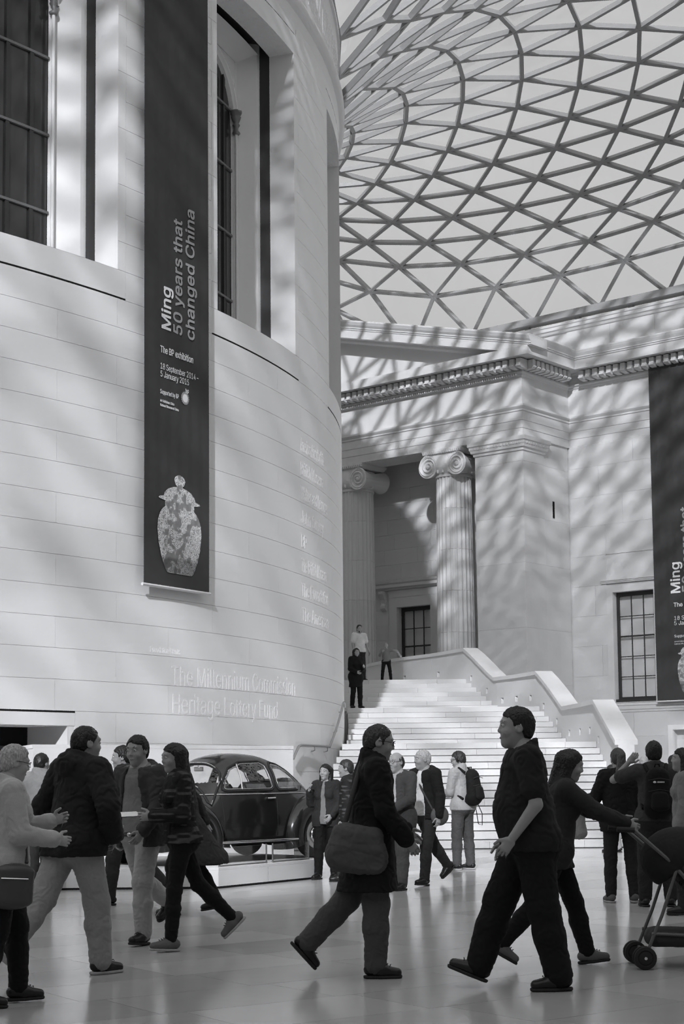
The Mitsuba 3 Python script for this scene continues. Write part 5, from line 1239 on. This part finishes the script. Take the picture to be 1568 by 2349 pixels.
# couple in front of the car
person('man in an open dark jacket, grey shirt, belt and pale trousers walking left', at(322, 14.3), 236, 1.80, 2, head=(8, -4), L=(14, 14, .03, 5), R=(-20, 38, .03, -30), la=(12, 12, 25, 10), ra=(-12, 14, 25, 5), fat=1.03,
       inner=('cloth_mid', .010, 'none', -.03), top=('cloth_charcoal', .026, 'long', -.14, {'name': 'jacket', 'open': .15, 'hood': True, 'fold': .014}), pants=('cloth_pale', .018, 1.05), hair=('short', 'hair_black'),
       extras=lambda J: (J['add']('belt', tube([J['T']([.135 * math.cos(a), .17 * math.sin(a), -.035]) for a in np.linspace(0, 2 * np.pi, 33)[:-1]], .020, 6, True), 'shoe_black', True), J['add']('belt_buckle', sdf_mesh([ball(J['T']([.152, 0, -.035]), [.012, .025, .02], .01, J['RT'])], .005), 'chrome', True)))
def ex_E(J):
    T_ = J['T']; a = J['rpalm']; b = J['lpalm']; c = (a + b) / 2
    d = unit(J['lhd'] + J['rhd']); sd = unit(np.cross(d, [0, 0, 1.0])); L_ = []
    for i, (dz, o) in enumerate(((0, 0), (.006, .03))):
        P_ = [[c + d * (x + .05 + o) + sd * y + np.array([0, 0, .02 + dz + .05 * x * x + .02 * math.sin(y * 9)]) for y in np.linspace(-.11, .11, 6)] for x in np.linspace(-.04, .24, 8)]
        q = quadmesh(np.array(P_)); q2 = q.copy(); q2.vertices = q2.vertices - [0, 0, .0015]; q2.invert(); L_.append(('sheet', cat([q, q2]), 'paper', True))
    carried(J, 'leaflet', 'open white leaflet held out by the dark-haired woman in front of the car', 'leaflet', L_)
person('woman with long black hair in a patterned dark jacket walking left with a leaflet', at(412, 13.75), 196, 1.72, 3, head=(14, -3), L=(10, 6, .02, 4), R=(-24, 22, .02, -45), la=(0, 8, 88, 14), ra=(-4, 8, 92, 16), woman=True, curl=(.8, .8),
       top=('cloth_striped', .018, 'long', -.06, {'name': 'jacket', 'collar': .6, 'fold': .014}), pants=('cloth_black', .008, .86), hair=('long', 'hair_black'), shoes='shoe_gray', sole='sole_white', skin='skin', extras=ex_E)
person('man in a dark jacket half hidden behind the man with the open jacket', at(288, 18.6), 185, 1.80, 2, L=(18, 12, .02, 5), R=(-18, 25, .02, -30), top=('cloth_ink', .03, 'long', -.16, {'name': 'jacket', 'collar': .5}), pants=('cloth_dark', .018), hair=('short', 'hair_black'))
person('person in a long dark coat half hidden behind the woman with the leaflet', at(425, 17.2), 190, 1.76, 8, head=(10, 0), L=(20, 20, .02, 0), R=(-16, 14, .02, -10), la=(5, 10, 20, 0), ra=(-35, 14, 8, 0), top=('cloth_dark', .03, 'long', -.42, {'name': 'coat', 'collar': .6, 'flare': .10, 'trail': .16, 'fold': .016}), pants=('cloth_black', .016), hair=('short', 'hair_brown'))
person('woman with black hair in a dark blazer standing by the rear of the car', (-.245, 22.62), -112, 1.58, 0, head=(-4, 2), L=(2, 2, .05, 0), R=(2, 2, .05, 0), la=(5, 12, 40, 15), ra=(8, 14, 132, 10), woman=True,
       inner=('cloth_mid', .008, 'none', -.12), top=('cloth_dark', .018, 'long', -.16, {'name': 'blazer', 'open': .05}), pants=('cloth_black', .012), hair=('bob', 'hair_black'), skin='skin_pale', near=True)
person('person in a dark banded jacket half hidden behind the man with the grey bag', at(797, 22.2), 175, 1.64, 2, L=(12, 8, .02, 0), R=(-14, 20, .02, -20), top=('cloth_striped', .026, 'long', -.16, {'name': 'jacket', 'collar': .5}), pants=('cloth_dark', .014), hair=('short', 'hair_brown'), near=False)
# man with the bag, centre
def ex_J(J):
    T_ = J['T']; RT = J['RT']
    m = sdf_mesh([cone(T_([-.24, -.21, -.12]), T_([.0, -.22, -.14]), .10, .10, .06, RT[:, 2], 1.2), cone(T_([-.20, -.21, .02]), T_([-.02, -.22, .0]), .08, .08, .05)], .012, [lambda X: np.abs((X - T_([0, -.215, 0])) @ RT[:, 1]) - .08])
    flap = sdf_mesh([cone(T_([-.24, -.22, .03]), T_([.0, -.23, .02]), .06, .06, .04), cone(T_([-.25, -.22, -.06]), T_([.01, -.23, -.08]), .075, .075, .04)], .012, [lambda X: np.abs((X - T_([0, -.22, 0])) @ RT[:, 1]) - .092])
    carried(J, 'messenger_bag', 'large grey shoulder bag at the side of the man with glasses', 'bag', [('pouch', folds(m, .012, (9, 9, 9)), 'bag_gray', 60), ('flap', folds(flap, .01, (9, 9, 9)), 'bag_gray', 60), ('strap', tube([T_([-.22, -.2, .05]), T_([-.15, -.15, .35]), T_([-.08, .02, .57]), T_([.05, .11, .54]), T_([.13, .05, .35]), T_([.14, -.14, .1]), T_([.08, -.2, .03])], .018, 8), 'cloth_charcoal', True)])
    c = J['w1'](T_([0, 0, 0]))
person('man in glasses, black coat and jeans walking right, with a large grey bag', at(842, 11.84), 8, 1.80, 4, head=(-4, -6), L=(-20, 24, .02, -48), R=(3, 4, .02, 0), la=(15, 12, 35, 10), ra=(8, 12, 30, 5), fat=1.06,
       top=('cloth_black', .026, 'long', -.37, {'name': 'coat', 'collar': .9, 'flare': .05, 'fold': .014}), pants=('denim', .022, 1.12), hair=('crop', 'hair_brown'), glasses=True, extras=ex_J)
person('man in a dark blazer and spectacles looking left before the stairs', at(910, 20.55), 232, 1.71, 2, head=(-8, 0), L=(10, 4, .04, 0), R=(-6, 6, .04, 0), la=(18, 10, 40, 30), ra=(10, 10, 30, 20), fat=1.1, belly=.02,
       inner=('cloth_pale', .008, 'none', -.10), top=('cloth_charcoal', .022, 'long', -.2, {'name': 'blazer', 'open': .10}), pants=('denim', .018), hair=('balding', 'hair_brown'), glasses=True)
def ex_L(J):
    T_ = J['T']; RT = J['RT']
    m = sdf_mesh([ball(T_([-.02, .22, -.06]), [.15, .07, .13], .03, RT)], .011)
    carried(J, 'satchel', 'grey satchel at the hip of the grey-haired man', 'bag', [('pouch', m, 'bag_gray', True), ('strap', tube([T_([-.12, .19, .0]), T_([-.12, .05, .4]), T_([-.06, -.1, .54]), T_([.06, -.1, .5]), T_([.13, .06, .3]), T_([.08, .2, .02])], .014, 6), 'cloth_charcoal', True)])
person('grey-haired man in a black hooded top over a white T-shirt striding left', at(972, 21.3), 222, 1.76, 3, head=(-22, 0), L=(16, 10, .03, 5), R=(-28, 14, .02, -40), la=(-5, 10, 15, 0), ra=(8, 10, 25, 5), inner=('cloth_white', .008, 'none', -.06), top=('cloth_black', .024, 'long', -.1, {'name': 'hooded_top', 'open': .11, 'hood': True}), pants=('cloth_dark', .014), hair=('crop', 'hair_white'), skin='skin', extras=ex_L)
# man with headphones
def ex_M(J):
    Hd = J['Hd']; T_ = J['T']
    hpn = [('headband', tube([Hd([-.005, .094 * math.cos(t), .03 + .105 * math.sin(t)]) for t in np.linspace(.0, np.pi, 15)], .007, 6), 'shoe_black', True)]
    for q in (-1, 1): hpn.append(('ear_cup', sdf_mesh([ball(Hd([-.005, q * .092, .0]), [.032, .016, .036], .004, None)], .006), 'shoe_black', True))
    carried(J, 'headphones', 'black headphones on the man facing the stairs', 'headphones', hpn)
    backpack('black backpack on the man with headphones by the stairs', 'cloth_black')(J)
    J['add']('hanging_strap', tube([T_([-.17, -.15, .02]), T_([-.22, -.19, -.15]), T_([-.2, -.2, -.32]), T_([-.14, -.19, -.3]), T_([-.13, -.16, -.05])], .006, 5), 'cloth_black', True)
person('man with headphones, pale shirt and grey trousers at the foot of the stairs', at(1054, 24.55), 140, 1.76, 3, head=(28, -8), L=(3, 3, .05, 0), R=(-2, 2, .05, 0), la=(8, 8, 75, 12), ra=(10, 8, 70, 12), top=('cloth_pale', .016, 'long', -.08, {'name': 'shirt', 'collar': .8}), pants=('denim', .018), hair=('short', 'hair_brown'), shoes='shoe_black', sole='sole_white', glasses=True, extras=ex_M)
# large man, front right
person('large man in a black T-shirt and black trousers striding left in the foreground', at(1206, 11.1), 182, 1.90, 4, head=(2, 6), L=(-8, 4, .03, 0), R=(25, 6, .02, 22), la=(-6, 12, 42, 4), ra=(4, 8, 14, 4), fat=1.18, belly=.04, curl=(1.0, .6),
       top=('cloth_ink', .020, 'short', -.10, {'name': 'shirt', 'collar': .2, 'fold': .014}), pants=('cloth_black', .026, 1.22), hair=('short', 'hair_black'), skin='skin')
person('woman with long black hair in dark clothes pushing a stroller to the right', at(1262, 12.35), 2, 1.66, 10, head=(0, -5), L=(22, 8, .02, 5), R=(-24, 18, .02, -30), la=(55, 6, 14, 6), ra=(52, 6, 16, 6), woman=True, curl=(1.0, 1.0),
       top=('cloth_dark', .020, 'long', -.16, {'name': 'jacket', 'collar': .5}), pants=('cloth_black', .014), hair=('long', 'hair_black'), shoes='shoe_gray')
def ex_P(J):
    T_ = J['T']; w = J['lwri']
    m = sdf_mesh([cone(w + [-.02, .06, -.12], w + [-.02, .06, -.38], .05, .07, .03, np.array([0, 1.0, 0]), 1.5)], .011)
    carried(J, 'cloth_bag', 'pale cloth bag hanging from the arm of the woman with the ponytail', 'bag', [('pouch', folds(m, .01, (12, 12, 8)), 'cloth_pale', True), ('handle', tube([w + [-.04, .06, -.12], w + [.0, .02, .03], w + [.02, .06, -.12]], .007, 6), 'cloth_pale', True)])
    k = J['add']('bracelet', tube([w + .04 * (math.cos(t) * np.array([1, 0, 0]) + math.sin(t) * np.array([0, 1, .3])) for t in np.linspace(0, 2 * np.pi, 17)[:-1]], .005, 5, True), 'chrome', True)
person('woman with a long brown ponytail in a dark sweater seen from behind', at(1412, 18.2), 96, 1.70, 0, head=(4, 2), L=(2, 4, .04, 0), R=(-4, 6, .03, 0), la=(14, 22, 72, -10), ra=(-2, 10, 12, 0), woman=True, top=('cloth_ink', .026, 'long', -.16, {'name': 'sweater', 'fold': .014}), pants=('cloth_dark', .012), hair=('ponytail', 'hair_tail'), shoes='shoe_gray', sole='sole_white', extras=ex_P)
person('man in a dark T-shirt with a raised arm, scratching his head, seen from behind', at(1494, 17.6), 88, 1.76, 0, head=(0, 6), L=(2, 2, .06, 0), R=(0, 2, .06, 0), la=(62, 50, 118, 42), ra=(2, 12, 8, 0), fat=1.04, top=('cloth_charcoal', .018, 'short', -.06, {'name': 'shirt', 'collar': .2}), pants=('cloth_dark', .02), hair=('short', 'hair_black'), extras=backpack('black backpack with a small pale emblem on the man with the raised arm', 'cloth_black', True))
person('woman with shoulder-length dark hair in a grey top, cut by the right edge', at(1562, 16.6), 168, 1.67, 0, head=(6, 4), L=(6, 6, .02, 0), R=(-8, 8, .02, -8), la=(4, 8, 10, 0), ra=(0, 8, 8, 0), woman=True, top=('cloth_mid', .016, 'long', -.12, {'name': 'top'}), pants=('cloth_dark', .012), hair=('bob', 'hair_black'))
person('person in a plaid shirt far away at the right edge', at(1538, 27.5), 10, 1.70, 0, la=(50, 8, 95, 20), ra=(50, 8, 95, 20), top=('cloth_plaid', .016, 'long', -.08, {'name': 'shirt'}), pants=('denim', .016), hair=('short', 'hair_black'), near=False)
person('balding man far away between the ponytailed woman and the man with the backpack', at(1470, 30.5), -100, 1.72, 0, top=('cloth_pale', .018, 'long', -.08, {'name': 'shirt'}), pants=('cloth_gray', .016), hair=('balding', 'hair_gray'), near=False)
person('person with pale trousers and dark shoes standing behind the ponytailed woman', at(1398, 29.2), 150, 1.55, 0, L=(4, 4, .06, 0), R=(0, 4, .06, 0), top=('cloth_pale', .016, 'long', -.06, {'name': 'shirt'}), pants=('cloth_pale', .02), hair=('short', 'hair_brown'), near=False)
# people on the stairs
person('woman in a long black coat and boots standing on the stairs against the drum', (.36, 43.45), -60, 1.62, 2, head=(-10, 0), L=(4, 4, .03, 0), R=(-6, 10, -.08, 0), la=(5, 6, 95, 20), ra=(5, 8, 60, 20), woman=True, top=('cloth_black', .022, 'long', -.34, {'name': 'coat', 'collar': .8}), pants=('cloth_black', .012), hair=('long', 'hair_black'), near=False, z0=21 * RISE)
person('man with a dark beard in a white T-shirt at the top of the stairs', (.52, 49.3), -60, 1.72, 0, head=(-10, 2), la=(5, 12, 20, 0), ra=(5, 10, 15, 0), L=(3, 3, .06, 0), R=(0, 3, .06, 0), top=('cloth_white', .020, 'short', -.06, {'name': 'shirt'}), pants=('cloth_dark', .016), hair=('short', 'hair_black'), near=False, z0=28 * RISE,
       extras=lambda J: J['add']('beard', sdf_mesh([ball(J['Hd']([.045, 0, -.085]), [.045, .05, .04], .02, J['RT'])], .010), 'hair_black', True))
person('small girl in a grey top with arms spread at the top of the stairs', (1.36, 50.0), -85, 1.22, 0, head=(0, 4), L=(4, 0, .16, 0), R=(4, 0, .16, 0), la=(10, 82, 10, -10), ra=(30, 20, 95, 20), top=('cloth_mid', .012, 'long', -.04, {'name': 'top'}), pants=('cloth_black', .010), hair=('short', 'hair_fair'), skin='skin_pale', near=False, z0=28 * RISE)

# ---- the stroller
sk = thing('stroller', 'dark folding stroller pushed by the black-haired woman, cut by the right edge', 'stroller')
SO = np.array([2.33, 12.3, 0.0])
def sp_(x, y, z): return SO + [x, y, z]
mat('stroller_cloth', stone(.02, .004, 5), .8, .2); mat('stroller_tube', .12, .35, .5)
for y in (-.2, .2):
    put('frame_tube', tube([sp_(-.28, y, 1.03), sp_(-.17, y, 1.02), sp_(.10, y, .78), sp_(.42, y, .40), sp_(.78, y, .14)], .014, 8), 'stroller_tube', True, sk)
    put('rear_strut', tube([sp_(.14, y, .74), sp_(.02, y, .40), sp_(-.10, y, .12)], .013, 8), 'stroller_tube', True, sk)
    put('side_bar', tube([sp_(-.06, y, .26), sp_(.3, y, .24), sp_(.72, y, .20)], .012, 8), 'stroller_tube', True, sk)
    put('grip', tube([sp_(-.30, y, 1.03), sp_(-.17, y, 1.022)], .020, 10), 'rubber', True, sk)
    for x, r in ((-.12, .085), (.80, .085)):
        for dy in (-.035, .035):
            w = lathe([(0, -.02), (r * .5, -.02), (r * .62, -.012), (r * .7, -.02), (r * .95, -.016), (r, 0), (r * .95, .016), (r * .7, .02), (r * .62, .012), (r * .5, .02), (0, .02)], 26); v = w.vertices.copy(); w.vertices = np.stack([v[:, 0], v[:, 2], v[:, 1]], -1) + sp_(x, y + dy, r)
            put('wheel', w, 'rubber', 40, sk)
        put('axle', tube([sp_(x, y - .06, r), sp_(x, y + .06, r)], .012, 8), 'chrome', True, sk)
put('cross_bar', tube([sp_(-.10, -.2, .13), sp_(-.10, .2, .13)], .012, 8), 'stroller_tube', True, sk)
put('seat_back', folds(sdf_mesh([cone(sp_(.08, 0, .82), sp_(.42, 0, .42), .045, .05, .03, np.array([0, 1.0, 0]), 4.2)], .012), .008), 'stroller_cloth', 60, sk)
put('seat', folds(sdf_mesh([cone(sp_(.42, 0, .42), sp_(.76, 0, .46), .05, .045, .03, np.array([0, 1.0, 0]), 4.0)], .012), .008), 'stroller_cloth', 60, sk)
put('canopy', folds(sdf_mesh([ball(sp_(.20, 0, .80), [.30, .23, .24], .03)], .012, [lambda X: ((X - sp_(.2, 0, .8)) @ unit([.7, 0, -.7])) - .02]), .006), 'stroller_cloth', 60, sk)
put('basket', folds(sdf_mesh([cone(sp_(.0, 0, .22), sp_(.62, 0, .20), .075, .07, .03, np.array([0, 1.0, 0]), 2.5)], .012), .008), 'cloth_charcoal', 60, sk)
put('footrest', bbox(*(SO[0] + np.array([.74, .92])), *(SO[1] + np.array([-.16, .16])), .20, .225, .006), 'rubber', parent=sk)
